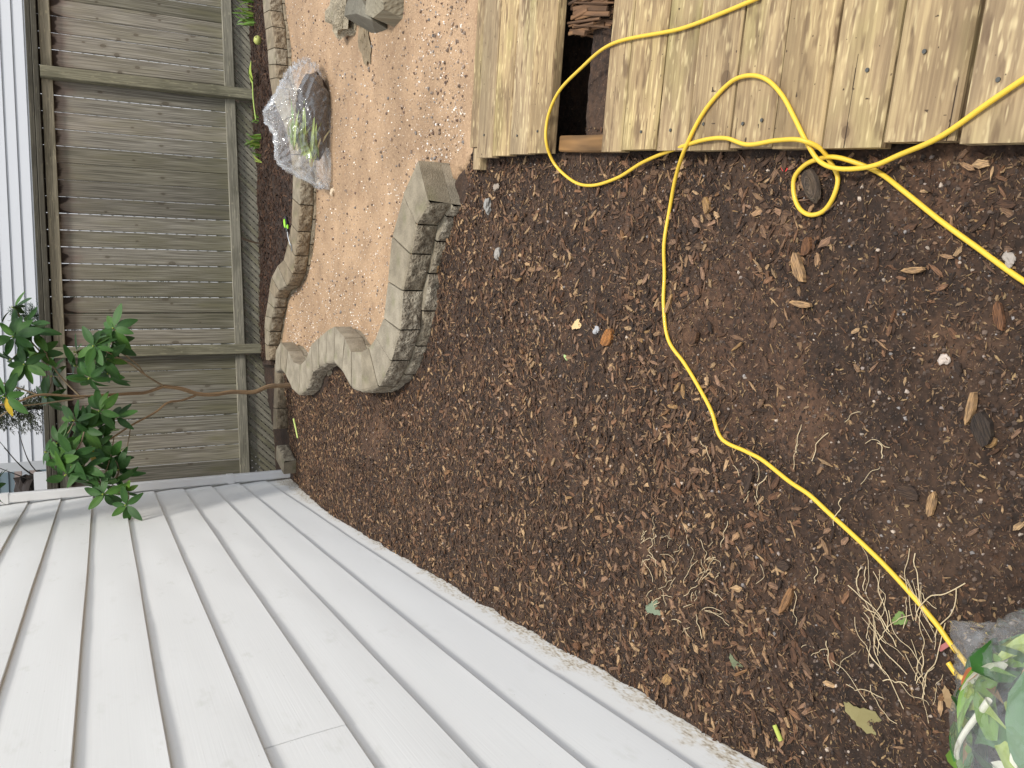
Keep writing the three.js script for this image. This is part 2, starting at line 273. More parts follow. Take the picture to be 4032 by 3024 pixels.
const sandY = (x, z) => sandBase(x, z) + (fbm(x * 2.2, z * 2.2, 3, 104) - 0.5) * 0.03 + (fbm(x * 16, z * 16, 3, 105) - 0.5) * 0.008;

function field(x0, x1, dx, zs, fy, col) {
  const nx = Math.round((x1 - x0) / dx), P = [], U = [], K = [], I = [];
  for (const z of zs) for (let i = 0; i <= nx; i++) { const x = x0 + (x1 - x0) * i / nx, c = col(x, z); P.push(x, fy(x, z), z); U.push(x / 1.1, z / 1.1); K.push(c[0], c[1], c[2]); }
  for (let j = 0; j < zs.length - 1; j++) for (let i = 0; i < nx; i++) { const a = j * (nx + 1) + i, b = a + nx + 1; I.push(a, a + 1, b, a + 1, b + 1, b); }
  const g = new THREE.BufferGeometry(); g.setAttribute('position', new THREE.BufferAttribute(new Float32Array(P), 3)); g.setAttribute('uv', new THREE.BufferAttribute(new Float32Array(U), 2)); g.setAttribute('color', new THREE.BufferAttribute(new Float32Array(K), 3));
  g.setIndex(new THREE.BufferAttribute(new Uint32Array(I), 1)); g.computeVertexNormals(); return g;
}
// dry, dusty soil lies bare in a few ragged patches
const dustAt = [[0.05, -1.58, 0.26], [-0.12, -1.36, 0.16], [-0.42, -4.5, 0.22], [-0.30, -2.5, 0.14], [0.28, -1.0, 0.12], [-0.55, -1.95, 0.12]];
const dusty = (x, z) => { let d = 0; for (const [a, b, r] of dustAt) d = Math.max(d, 1 - Math.hypot(x - a, z - b) / r); return d <= -0.3 ? 0 : 0.5 * sstep(0.45, 0.8, clamp(d * 0.8 + 0.15) + (fbm(x * 11, z * 11, 4, 112) - 0.5) * 1.3 + 0.25) * sstep(-0.3, 0.2, d); };
const zline = (z0, z1, a, b) => { const r = []; for (let z = z0; z < z1; z += a + b * Math.max(0, -z)) r.push(z); r.push(z1); return r; };
struct('garden_soil', field(-1.6, 4.6, 0.0135, zline(-9.4, 0.7, 0.0085, 0.0022), soilY, (x, z) => { const c = 0.66 + 0.6 * fbm(x * 1.3 + 4, z * 1.3, 4, 110), d = dusty(x, z); return [lerp(c, 2.5, d), lerp(c, 2.35, d), lerp(c, 2.2, d)]; }), M.soil);
struct('sand_path', field(-0.3, 5.4, 0.022, zline(-7.4, -2.0, 0.014, 0.001), sandY, (x, z) => { const c = 0.86 + 0.28 * fbm(x * 2 + 4, z * 2, 4, 111); return [c, c, c]; }), M.sand);
{ const g = new THREE.CircleGeometry(120, 48); g.rotateX(-Math.PI / 2); const o = struct('ground', g, M.ground); o.position.y = -0.32; }

// ---------------------------------------------------------------- house with white siding
{
  const X = -1.02, Z0 = -7.53, Z1 = 2.6, E = 0.2257, h = thing('house', 'white clapboard house wall with lapped siding boards, soil banked against its foot', 'house', [X, 0, 0]);
  part('wall_core', new THREE.BoxGeometry(5, 6.2, Z1 - Z0 - 0.01).translate(-2.53, 2.8, (Z0 + Z1) / 2), M.trim, h);
  part('roof', new THREE.BoxGeometry(5.7, 0.16, Z1 - Z0 + 0.5).translate(-2.5, 5.98, (Z0 + Z1) / 2), mat({ color: C(0.09, 0.09, 0.09) }), h);
  part('soffit', new THREE.BoxGeometry(0.33, 0.02, Z1 - Z0 + 0.5).translate(0.165, 5.885, (Z0 + Z1) / 2), M.trim, h);
  const joints = { 0: [-2.27, 1.2], 1: [-4.97, -0.9], 2: [-3.63, 0.9], 3: [-2.265, -5.9], 4: [-5.08, -0.4], 5: [-3.57, 1.0], 6: [-4.81, -1.6], 7: [-4.95, -0.9] };
  reseed(77);
  for (let k = -2; k < 27; k++) {
    const yb = 0.137 + E * k; if (yb > 5.7) break;
    const js = [Z0, ...[...(joints[k] ?? [rr(-6, -3), rr(-2, 1)])].sort((a, b) => a - b), Z1];
    for (let q = 0; q < js.length - 1; q++) {
      const za = js[q], zb = js[q + 1] + (q < js.length - 2 ? 0.03 : 0), seg = Math.max(4, Math.round((zb - za) / 0.09)), off = 0.0014 * (q % 2) + 0.001;
      // section from the foot of the board up: return lip, foot, gently bowed face, tucked top
      const sec = [[-0.012, 0.004], [0.0125, 0.0], [0.0152, 0.0015], [0.0156, 0.004], [0.0138, E * 0.18], [0.0114, E * 0.4], [0.0080, E * 0.62], [0.0042, E * 0.84], [0.0004, E * 1.04]];
      const P = [], U = [], I = [], ou = rr(0, 2), ov = rr(0, 0.5), n = sec.length;
      for (let i = 0; i <= seg; i++) { const z = lerp(za, zb, i / seg); for (let m = 0; m < n; m++) {
        const dent = (fbm(z * 1.7 + k * 7, m * 0.4, 2, 120) - 0.5) * 0.006 * Math.sin(Math.PI * m / (n - 1)), sag = (fbm(z * 0.9 + k * 3, 0.5, 2, 121) - 0.5) * 0.006;
        P.push(sec[m][0] + off + dent, yb + sec[m][1] + sag, z); k < 0 ? U.push((ou + z) * 0.5, clamp(sec[m][1] / 0.236, 0.004, 0.996)) : U.push(ou + z, ov + sec[m][1]); } }
      for (let i = 0; i < seg; i++) for (let m = 0; m < n - 1; m++) { const a = i * n + m, b = a + n; I.push(a, a + 1, b, a + 1, b + 1, b); }
      // end thickness
      const g = geoFrom(P, I, U); part('siding_board', g, k < 0 ? M.foot : M.siding, h);
    }
  }
  part('corner_post', new THREE.BoxGeometry(0.045, 6.0, 0.11).translate(-0.003, 2.85, Z0 - 0.052), M.trim, h);
  const d = thing('downspout', 'white rectangular downspout at the far corner of the house, held by a strap', 'downspout', [-0.962, 0, -7.44]);
  const prof2 = new THREE.Shape(); const a = 0.035, b = 0.045, c = 0.008; prof2.moveTo(-a + c, -b); prof2.lineTo(a - c, -b); prof2.lineTo(a, -b + c); prof2.lineTo(a, b - c); prof2.lineTo(a - c, b); prof2.lineTo(-a + c, b); prof2.lineTo(-a, b - c); prof2.lineTo(-a, -b + c); prof2.closePath();
  part('pipe', new THREE.ExtrudeGeometry(prof2, { depth: 5.9, bevelEnabled: false }).rotateX(-Math.PI / 2).translate(0, -0.09, 0), M.trim, d);
  for (const y of [0.43, 2.1]) part('strap', new THREE.BoxGeometry(0.078, 0.055, 0.097).translate(-0.001, y, 0), M.trim, d);
}

// ---------------------------------------------------------------- fence
{
  const ZB = -8.1, f = thing('fence', 'weathered grey board fence with posts, rails and lattice along its foot', 'fence', [0, 0, 0]);
  reseed(31);
  const boardGeos = [];
  for (let k = 0; k < NB; k++) for (const wd of [0.1385, 0.1432]) {
    const g = plank(1.60, wd, 0.016, 0, 0, 0.0065), p = g.attributes.position, u = g.attributes.uv;
    for (let i = 0; i < p.count; i++) { const al = p.getX(i), ac = clamp(p.getZ(i) / wd, 0.02, 0.98); u.setXY(i, (k + ac) / NB, al / 1.60); }
    g.rotateZ(Math.PI / 2); g.rotateY(Math.PI / 2);   // stand it up: x across
    g.computeBoundingBox(); g.translate(-g.boundingBox.min.x, 0, -g.boundingBox.max.z); boardGeos.push(g);
  }
  const edges = []; for (let x = 3.93; x > 2.62; x -= 0.1445) edges.push(x); for (let x = 2.531; x > 0.17; x -= 0.1443) edges.push(x); for (let x = 0.13; x > -1.9; x -= 0.1425) edges.push(x);
  edges.forEach((x, i) => {
    const open = rnd() < 0.62, b = part('fence_board', boardGeos[Math.floor(rnd() * NB) * 2 + (open ? 0 : 1)], M.fence[Math.floor(rnd() * 5)], f);
    b.position.set(x - 0.144 + (open ? 0.0028 : 0.0003), 0.2, ZB + rr(-0.002, 0.001));
  });
  const bar = (name, x0, x1, y0, y1, z1, th, m) => { const g = plank(x1 - x0, y1 - y0, th, rr(0, 2), rr(0, 0.2), 0.004); const u = g.attributes.uv; for (let i = 0; i < u.count; i++) u.setXY(i, u.getY(i), u.getX(i)); g.rotateX(Math.PI / 2); g.computeBoundingBox(); const bx = g.boundingBox; g.translate(-bx.min.x, -bx.min.y, -bx.max.z); const o = part(name, g, m, f); o.position.set(x0, y0, z1); return o; };
  const posts = [[2.503, 2.600], [0.123, 0.217], [-2.25, -2.16]];
  for (const [a, b] of posts) { const g = plank(2.05, b - a, 0.09, rr(0, 2), rr(0, 0.2), 0.006); const u = g.attributes.uv; for (let i = 0; i < u.count; i++) u.setXY(i, u.getY(i), u.getX(i)); g.rotateZ(Math.PI / 2); g.rotateY(Math.PI / 2); g.computeBoundingBox(); const bx = g.boundingBox; g.translate(-bx.min.x, -bx.min.y, -bx.max.z); if (a > 2) g.scale(1, 2.0 / 2.05, 1); const o = part('post', g, M.railGreen, f); o.position.set(a, -0.25, ZB + 0.1); }
  for (const [x0, x1] of [[2.602, 4.0], [0.219, 2.501], [-2.158, 0.121]]) {
    bar('top_rail', x0, x1, 1.660, 1.747, ZB + 0.042, 0.038, x0 < 0 ? M.rail : M.railPale); bar('bottom_rail', x0, x1, 0.168, 0.257, ZB + 0.042, 0.038, M.rail); if (x0 < 2) bar('lower_cap', x0, x0 > 0 ? 4.0 : x1, 1.760, 1.803, ZB + 0.075, 0.09, M.darkwood);
  }
  bar('upper_cap', -2.25, 4.0, 1.806, 1.846, ZB + 0.06, 0.12, M.darkwood);
  // privacy lattice: two layers of slats crossing at 45 degrees, clipped to the strip below the bottom rail
  const slat = (x, dir, y0, y1, xa, xb) => {            // a slat starting at (x, y1) running down; dir -1 leans left going down
    const w = 0.036 * Math.SQRT2, P = [[x, y1], [x + w, y1], [x + w + dir * (y1 - y0), y0], [x + dir * (y1 - y0), y0]];
    let Q = P; for (const [lim, sg] of [[xa, 1], [xb, -1]]) { const o = []; Q.forEach((p, i) => { const q = Q[(i + 1) % Q.length], ip = (p[0] - lim) * sg >= 0, iq = (q[0] - lim) * sg >= 0; if (ip) o.push(p); if (ip !== iq) { const t = (lim - p[0]) / (q[0] - p[0]); o.push([lim, lerp(p[1], q[1], t)]); } }); Q = o; if (Q.length < 3) return null; }
    const s = new THREE.Shape(Q.map((p) => new THREE.Vector2(p[0], p[1]))); const g = new THREE.ExtrudeGeometry(s, { depth: 0.007, bevelEnabled: false });
    const u = g.attributes.uv, p = g.attributes.position; for (let i = 0; i < u.count; i++) { const al = (p.getX(i) * dir - p.getY(i)) * 0.707, ac = (p.getX(i) + p.getY(i) * dir) * 0.707; u.setXY(i, ac + x * 3.1, al + x * 1.7); } return g;
  };
  for (const [xa, xb] of [[2.602, 4.0], [0.219, 2.501], [-2.158, 0.121]]) {
    const L = new THREE.Group(); L.name = 'lattice'; f.add(L);
    for (let x = xa - 0.45; x < xb + 0.45; x += 0.0675) {
      const g = slat(x, -1, -0.14, 0.172, xa, xb); if (g) { g.translate(0, 0, ZB - 0.004); part('slat', g, xa > 2 || rnd() < 0.6 ? M.rail : M.railGreen, L); }
      const g2 = slat(x, 1, -0.14, 0.172, xa, xb); if (g2) { g2.translate(0, 0, ZB - 0.0125); part('slat', g2, M.rail, L); }
    }
  }
}

// ---------------------------------------------------------------- block walls
function blockGeo(a, b, y0, y1, sd, rough = 0.010) {     // a, b: [bx, bz, fx, fz]; front face rock-faced, eased front edge
  const gap = 0.0036, sh = (p, q, t) => [lerp(p[0], q[0], t), lerp(p[1], q[1], t)];
  const wF = Math.hypot(a[2] - b[2], a[3] - b[3]) || 1, wB = Math.hypot(a[0] - b[0], a[1] - b[1]) || 1;
  const fa = sh([a[2], a[3]], [b[2], b[3]], gap / wF), fb = sh([b[2], b[3]], [a[2], a[3]], gap / wF), ba = sh([a[0], a[1]], [b[0], b[1]], Math.min(0.3, gap / wB)), b_ = sh([b[0], b[1]], [a[0], a[1]], Math.min(0.3, gap / wB));
  const P = [], U = [], I = []; let n = 0;
  const grid = (c10, c00, c11, c01, nu, nv, disp) => {
    const o = n; const e1 = V3(...c10).sub(V3(...c00)), e2 = V3(...c01).sub(V3(...c00)), nn = e1.clone().cross(e2).normalize();
    for (let j = 0; j <= nv; j++) for (let i = 0; i <= nu; i++) {
      const u = i / nu, v = j / nv, p = [0, 1, 2].map((k) => lerp(lerp(c00[k], c10[k], u), lerp(c01[k], c11[k], u), v)), d = disp ? disp(u, v) : 0;
      P.push(p[0] + nn.x * d, p[1] + nn.y * d, p[2] + nn.z * d); Math.abs(nn.y) > 0.7 ? U.push(p[0] + sd * 0.13, p[2] + sd * 0.07) : U.push(u * e1.length() + sd * 0.37, p[1] + sd * 0.61); n++;
    }
    for (let j = 0; j < nv; j++) for (let i = 0; i < nu; i++) { const q = o + j * (nu + 1) + i, r = q + nu + 1; I.push(q, q + 1, r, q + 1, r + 1, r); }
  };
  const c = 0.012, A = (p, y) => [p[0], y, p[1]], mvF = (p, q) => sh(p, q, c / (Math.hypot(p[0] - q[0], p[1] - q[1]) || 1));
  const fat = mvF(fa, ba), fbt = mvF(fb, b_);
  const rf = (u, v) => { const e = Math.min(u, 1 - u, v, 1 - v); return sstep(0, 0.16, e) * (0.005 + 0.55 * rough * (2.2 * (fbm(u * 3.3 + sd * 3, v * 2.2 + sd, 2, 130) - 0.35) + 1.5 * (ridge(u * 7 + sd, v * 4.5 + sd * 2, 2, 133) - 0.6) + 0.9 * (vn(u * 19 + sd, v * 12, 134) - 0.5))); };
  grid(A(fa, y0), A(fb, y0), A(fa, y1 - 0.006), A(fb, y1 - 0.006), 16, 9, rf); const nf = I.length;
  grid(A(fa, y1 - 0.006), A(fb, y1 - 0.006), A(fat, y1), A(fbt, y1), 3, 1);
  grid(A(fat, y1), A(fbt, y1), A(ba, y1), A(b_, y1), 3, 3, (u, v) => (v > 0.05 && v < 0.95 ? (vn(u * 3 + sd, v * 3, 131) - 0.5) * 0.004 : 0));
  grid(A(b_, y0), A(ba, y0), A(b_, y1), A(ba, y1), 4, 3, (u, v) => (u > 0 && u < 1 && v > 0 && v < 1 ? vn(u * 4 + sd, v * 3, 132) * rough * 0.8 : 0));
  grid(A(ba, y0), A(fa, y0), A(ba, y1), A(fat, y1), 1, 1); grid(A(fb, y0), A(b_, y0), A(fbt, y1), A(b_, y1), 1, 1);
  const g = geoFrom(P, I, U); g.addGroup(0, nf, 1); g.addGroup(nf, I.length - nf, 0); return g;
}
// the front face must look away from the back edge: rows run so that walking a -> b keeps the front on the left seen from above
function blockWall(name, label, row, top, courses, mats, faces, group) {
  const w = thing(name, label, 'retaining wall', [0, 0, 0], 0, group); reseed(name.length * 91 + row.length);
  for (let c = 0; c < courses; c++) {
    const y1 = top - c * 0.101, y0 = y1 - 0.099, set = c * 0.012, R = row.map((p) => { const dx = p[2] - p[0], dz = p[3] - p[1], l = Math.hypot(dx, dz); return [p[0], p[1], p[2] + dx / l * set, p[3] + dz / l * set]; });
    const Q = c % 2 ? [R[0], ...R.slice(0, -1).map((p, i) => p.map((v, k) => lerp(v, R[i + 1][k], 0.5))), R[R.length - 1]] : R;
    for (let i = 0; i < Q.length - 1; i++) part('block', blockGeo(Q[i], Q[i + 1], y0, y1 + rr(-0.002, 0.002), i * 1.37 + c * 11 + row.length), ((k) => [mats[k], faces[k]])(Math.floor(rnd() * mats.length)), w);
  }
  return w;
}
blockWall('garden_wall', 'low winding wall of grey concrete blocks snaking from the wooden deck past the bare shrub stem', nearRow, 0.15, 2, [M.block, M.block, M.blockB], [M.face, M.face, M.faceB]);
blockWall('garden_wall', 'low curved wall of brown grey concrete blocks between the sand and the bed along the fence', farRow, 0.12, 2, [M.blockB, M.blockC], [M.faceB, M.faceC]);
blockWall('garden_wall', 'short row of half buried blocks in shade at the foot of the lattice', [[0.02, -7.12, 0.01, -6.98], [-0.17, -7.17, -0.17, -7.03], [-0.36, -7.25, -0.36, -7.11], [-0.55, -7.3, -0.54, -7.16]], 0.075, 2, [M.blockC], [M.faceC]);
{ const o = solo('concrete_block', blockGeo([-0.80, -7.27, -0.68, -7.21], [-0.90, -6.93, -0.79, -6.90], -0.03, 0.07, 5.5), [M.blockB, M.faceB], 'single loose concrete block on the soil beside the white downspout', 'block'); }

// ---------------------------------------------------------------- deck
{
  const ang = Math.atan2(-DK.ux * -1, DK.uz), d = thing('deck', 'low weathered plank deck with two boards missing and a rotten joist in the gap', 'deck', [DK.ox, DK.y, DK.oz], Math.atan2(0.2198, 0.9756) * -1);
  // local frame: x along the planks, z along the deck's end towards the viewer
  const place = (s0, s1, t0, m, y = 0, L = 4.2, th = 0.036, nm = 'plank') => { const w = s1 - s0 - 0.005, o = part(nm, plank(L, w, th, rr(0, 2), rr(0, 1), 0.004, Math.max(2, Math.round(L / 0.25)), 0.004, s0 * 13), m, d); o.position.set(t0, y, s0 + 0.0025); o.rotation.y = rr(-0.0006, 0.0006); return o; };
  reseed(5);
  const D = M.deck;
  place(0.0, 0.108, 0.03, D[3], -0.012); place(0.04, 0.108, -0.055, D[0], -0.012, 0.08);
  place(0.112, 0.255, -0.012, D[0], 0.006); place(0.255, 0.398, -0.006, D[2], 0.005); place(0.398, 0.541, -0.002, D[0], 0.006); place(0.541, 0.684, 0.0, D[2], 0.006);
  [[0.999, 1.107, 0.0, 1], [1.107, 1.269, 0.004, 2], [1.269, 1.399, 0.0, 1], [1.399, 1.557, -0.002, 3], [1.557, 1.697, 0.002, 1], [1.697, 1.840, -0.002, 2], [1.840, 1.988, -0.003, 1], [1.988, 2.139, 0.006, 3], [2.146, 2.29, 0.0, 0], [2.29, 2.434, 0.003, 1], [2.434, 2.578, 0.0, 2], [2.578, 2.722, -0.003, 0], [2.722, 2.866, 0.0, 1], [2.866, 3.01, 0.002, 2]].forEach(([a, b, t, k]) => place(a, b, t, D[k], rr(-0.0015, 0.0015)));
  for (const [t, w] of [[0.5, 0.04], [1.4, 0.04], [2.6, 0.04]]) for (const [s0, L] of [[0.02, 0.63], [1.02, 1.98]]) { const g = plank(L, w, 0.09, 0, 0.3, 0.004); g.rotateY(-Math.PI / 2); const o = part('joist', g, M.rail, d); o.position.set(t + w, -0.047, s0); }
  // rotten joist stub seen in the gap: torn brown fibres
  { const gs = []; reseed(9); for (let i = 0; i < 80; i++) { const L = rr(0.05, 0.28), g = plank(L, rr(0.003, 0.016), rr(0.004, 0.012), rr(0, 1), rr(0, 1), 0.002, 3, 0.012, i); g.rotateY(-Math.PI / 2 + rr(-0.25, 0.25)); g.rotateX(rr(-0.1, 0.1)); g.translate(0.42 + rr(-0.05, 0.055), -0.025 - rr(0, 0.055), 0.70 + rr(-0.02, 0.06)); gs.push(g); } part('rotten_joist', mergeGeometries(gs), mat({ ...T.bark, bumpScale: 0.003, color: C(0.21, 0.12, 0.07) }), d); }
  { const g = plank(0.3, 0.05, 0.05, 0.2, 0.4, 0.004, 8, 0.012, 3); g.rotateY(-Math.PI / 2); const o = part('rim_board', g, mat({ ...T.bark, bumpScale: 0.003, color: C(0.34, 0.2, 0.09) }), d); o.position.set(0.055, -0.03, 0.70); }
  const head = new THREE.CylinderGeometry(0.0042, 0.0042, 0.003, 10), steel = mat({ color: C(0.10, 0.10, 0.09), roughness: 0.5, metalness: 0.6 });
  for (const [t, s] of [[0.06, 1.46], [0.055, 1.60], [0.06, 1.66], [0.05, 1.77], [0.16, 2.05], [0.1, 2.2], [0.14, 1.93], [0.07, 0.18], [0.06, 0.46], [0.07, 0.61], [0.05, 1.2], [0.05, 1.33]]) { const o = part('screw', head, steel, d); o.position.set(t, 0.002 + (s < 0.7 ? 0.006 : 0), s); }
}

// ---------------------------------------------------------------- yellow cords
{
  const c1 = [[0.776, 0.058, -1.380], [0.788, 0.058, -1.495], [0.807, 0.058, -1.643], [0.880, 0.058, -1.970], [0.870, 0.052, -2.136], [0.831, 0.062, -2.263], [0.769, 0.064, -2.329], [0.700, 0.062, -2.345], [0.639, 0.030, -2.356], [0.569, 0.014, -2.289], [0.531, 0.014, -2.182], [0.522, 0.014, -2.027], [0.534, 0.016, -1.885], [0.527, 0.040, -1.718], [0.511, 0.062, -1.553], [0.498, 0.060, -1.494], [0.467, 0.060, -1.427], [0.452, 0.064, -1.330], [0.431, 0.072, -1.251], [0.412, 0.045, -1.230], [0.385, 0.020, -1.227], [0.352, 0.014, -1.217], [0.318, 0.014, -1.228], [0.292, 0.014, -1.262], [0.290, 0.014, -1.297], [0.309, 0.014, -1.325], [0.344, 0.014, -1.339], [0.377, 0.014, -1.334], [0.396, 0.018, -1.297], [0.398, 0.024, -1.250], [0.388, 0.034, -1.199], [0.367, 0.020, -1.158], [0.342, 0.014, -1.121], [0.296, 0.014, -1.065], [0.226, 0.014, -0.987], [0.172, 0.014, -0.925], [0.093, 0.014, -0.825], [0.03, 0.014, -0.72]];
  const c2 = [[0.44, 0.060, -0.72], [0.421, 0.060, -0.794], [0.398, 0.060, -0.860], [0.365, 0.055, -0.955], [0.359, 0.034, -1.051], [0.352, 0.032, -1.118], [0.365, 0.038, -1.197], [0.388, 0.044, -1.235], [0.425, 0.056, -1.253], [0.485, 0.058, -1.284], [0.545, 0.058, -1.319], [0.591, 0.058, -1.362], [0.616, 0.058, -1.409], [0.624, 0.058, -1.466], [0.605, 0.058, -1.528], [0.573, 0.058, -1.584], [0.515, 0.056, -1.647], [0.460, 0.020, -1.736], [0.390, 0.014, -1.784], [0.298, 0.014, -1.805], [0.217, 0.014, -1.814], [0.134, 0.014, -1.806], [0.037, 0.014, -1.782], [-0.025, 0.014, -1.730], [-0.084, 0.014, -1.676], [-0.147, 0.014, -1.624], [-0.213, 0.014, -1.600], [-0.240, 0.014, -1.516], [-0.254, 0.014, -1.465], [-0.296, 0.014, -1.371], [-0.317, 0.014, -1.312], [-0.348, 0.014, -1.263], [-0.386, 0.014, -1.198], [-0.430, 0.012, -1.132], [-0.472, 0.012, -1.075], [-0.524, 0.012, -1.011], [-0.546, 0.012, -0.990], [-0.578, 0.012, -0.958], [-0.60, 0.012, -0.945], [-0.605, 0.012, -0.97], [-0.585, 0.012, -0.99]];
  const lift = (p) => [p[0], p[1] < 0.0145 ? soilY(p[0], p[2]) + 0.009 : p[1], p[2]];
  solo('extension_cord', tube(c1.map(lift), 0.0050, 420, 10), M.cord, 'yellow cord spanning the gap in the deck, ending in a small loop on soil', 'cord');
  solo('extension_cord', tube(c2.map(lift), 0.0050, 420, 10), M.cord, 'yellow cord running off the deck and over the soil to the leaf-stuffed bag', 'cord');
}
console.log('structure done');
// ---------------------------------------------------------------- rhododendron in front of the fence
{
  const r = thing('rhododendron', 'rhododendron with bare bending stem and whorls of long glossy green leaves', 'shrub', [-0.158, 0, -6.7]);
  const O = [0.158, 0, 6.7], at = (l) => l.map((p) => [p[0] + O[0], p[1], p[2] + O[2]]);
  const bark = mat({ ...T.bark, bumpScale: 0.002, color: C(0.40, 0.29, 0.20) }), barkG = mat({ ...T.bark, bumpScale: 0.002, color: C(0.44, 0.37, 0.29) });
  part('trunk', taper(at([[-0.15, -0.05, -6.70], [-0.158, 0.096, -6.70], [-0.159, 0.209, -6.69], [-0.198, 0.319, -6.68], [-0.190, 0.495, -6.66], [-0.202, 0.612, -6.64], [-0.195, 0.734, -6.62], [-0.147, 0.865, -6.60], [-0.125, 0.982, -6.58]]), 0.0185, 0.0135, 60, 9, 0.25), bark, r);
  const B = { a: [[-0.125, 0.982, -6.58], [-0.165, 1.111, -6.54], [-0.166, 1.195, -6.50], [-0.168, 1.354, -6.45], [-0.169, 1.526, -6.40], [-0.146, 1.772, -6.35], [-0.189, 1.905, -6.30], [-0.2, 2.0, -6.28]], b: [[-0.125, 0.982, -6.58], [-0.035, 1.108, -6.50], [0.035, 1.190, -6.40], [0.088, 1.274, -6.30]], b2: [[-0.035, 1.108, -6.50], [0.032, 1.150, -6.46], [0.124, 1.254, -6.40]],
    c: [[-0.195, 0.734, -6.62], [-0.235, 0.857, -6.60], [-0.245, 0.958, -6.55], [-0.308, 1.046, -6.50], [-0.391, 1.217, -6.40], [-0.457, 1.327, -6.35], [-0.502, 1.408, -6.30]], d: [[-0.169, 1.526, -6.40], [-0.037, 1.633, -6.40], [0.060, 1.695, -6.40], [0.240, 1.821, -6.40]], e: [[-0.180, 1.50, -6.40], [-0.206, 1.772, -6.30], [-0.210, 1.897, -6.20]] };
  const R = { a: [0.0125, 0.006], b: [0.008, 0.005], b2: [0.006, 0.004], c: [0.009, 0.0055], d: [0.007, 0.0045], e: [0.006, 0.004] };
  for (const k in B) part('branch', taper(at(B[k]), R[k][0], R[k][1], 30, 7, 0.25), k === 'a' || k === 'c' ? bark : barkG, r);
  // leaf: base at the origin, along +x, folded on its midrib, tip curling down
  const leafGeo = (droop, fold, wd) => { const P = [], U = [], I = [], n = 9, cs = [-1, -0.55, 0, 0.55, 1]; for (let i = 0; i <= n; i++) { const t = i / n, w = t < 0.12 ? 0.02 + t * 0.1 : wd * Math.pow(Math.sin(Math.PI * Math.pow((t - 0.1) / 0.92, 0.82)), 0.75) + 0.006; cs.forEach((c) => { const a = Math.abs(c); P.push(t - droop * droop * t * t * 0.25, -droop * t * t + fold * w * (a * 1.1 - a * a * 0.75), c * w); U.push(0.5 + c * 0.5, t); }); } for (let i = 0; i < n; i++) for (let k = 0; k < 4; k++) { const q = i * 5 + k; I.push(q, q + 1, q + 5, q + 1, q + 6, q + 5); } return geoFrom(P, I, U); };
  const LG = [leafGeo(0.12, 0.5, 0.165), leafGeo(0.3, 0.4, 0.18), leafGeo(0.45, 0.6, 0.155), leafGeo(0.02, 0.45, 0.17)];
  const LM = [C(0.045, 0.125, 0.022), C(0.03, 0.09, 0.02), C(0.065, 0.155, 0.025), C(0.04, 0.11, 0.025)].map((c) => phys({ map: T.leaf.map, bumpMap: T.leaf.bumpMap, bumpScale: 0.0008, color: c, roughness: 0.55, specularIntensity: 0.6 }));
  const young = phys({ map: T.leaf.map, color: C(0.16, 0.30, 0.04), roughness: 0.45 }), yellow = phys({ map: T.leaf.map, color: C(0.55, 0.36, 0.02), roughness: 0.5 }), budM = mat({ color: C(0.35, 0.42, 0.07) }), petM = mat({ color: C(0.36, 0.36, 0.09) });
  const cl = [[0.450, 1.899, -6.50, 7, 0.110], [0.246, 1.891, -6.30, 8, 0.130], [0.340, 1.809, -6.35, 5, 0.100], [0.098, 1.920, -6.40, 7, 0.110], [0.062, 1.836, -6.30, 9, 0.110], [-0.024, 1.700, -6.70, 9, 0.110], [0.295, 1.297, -6.30, 7, 0.115], [0.170, 1.422, -6.20, 9, 0.110], [0.204, 1.316, -6.35, 9, 0.120], [0.138, 1.538, -6.40, 6, 0.085], [-0.045, 1.458, -6.20, 9, 0.110], [-0.016, 1.341, -6.35, 8, 0.120], [-0.141, 1.942, -6.10, 7, 0.120], [-0.174, 1.744, -6.70, 8, 0.110], [-0.272, 1.406, -6.30, 9, 0.115], [-0.391, 1.504, -6.30, 8, 0.120], [-0.545, 1.582, -6.15, 9, 0.130], [-0.581, 1.658, -6.20, 8, 0.120], [-0.534, 1.739, -6.35, 8, 0.100], [-0.516, 1.455, -6.30, 8, 0.120], [-0.682, 1.622, -6.20, 7, 0.130], [-0.764, 1.420, -6.20, 8, 0.120], [-0.681, 1.305, -6.25, 7, 0.115], [-0.825, 1.405, -6.15, 6, 0.110], [-0.827, 1.274, -6.20, 6, 0.080], [-0.905, 1.272, -6.10, 6, 0.100], [0.043, 1.541, -6.35, 6, 0.115], [0.081, 1.368, -6.30, 6, 0.115], [-0.318, 1.313, -6.35, 6, 0.115], [-0.327, 1.563, -6.30, 6, 0.115], [-0.632, 1.520, -6.20, 6, 0.115], [-0.475, 1.667, -6.30, 6, 0.115], [-0.595, 1.349, -6.30, 6, 0.115], [0.136, 1.766, -6.40, 6, 0.115], [-0.742, 1.348, -6.20, 6, 0.115], [0.272, 1.787, -6.35, 6, 0.115]];
  const ends = Object.values(B).flatMap((l) => l.slice(1)).map((p) => V3(...p));
  reseed(404);
  const bud = new THREE.SphereGeometry(1, 7, 5).scale(1, 1.9, 1);
  const q = new THREE.Quaternion(), q2 = new THREE.Quaternion();
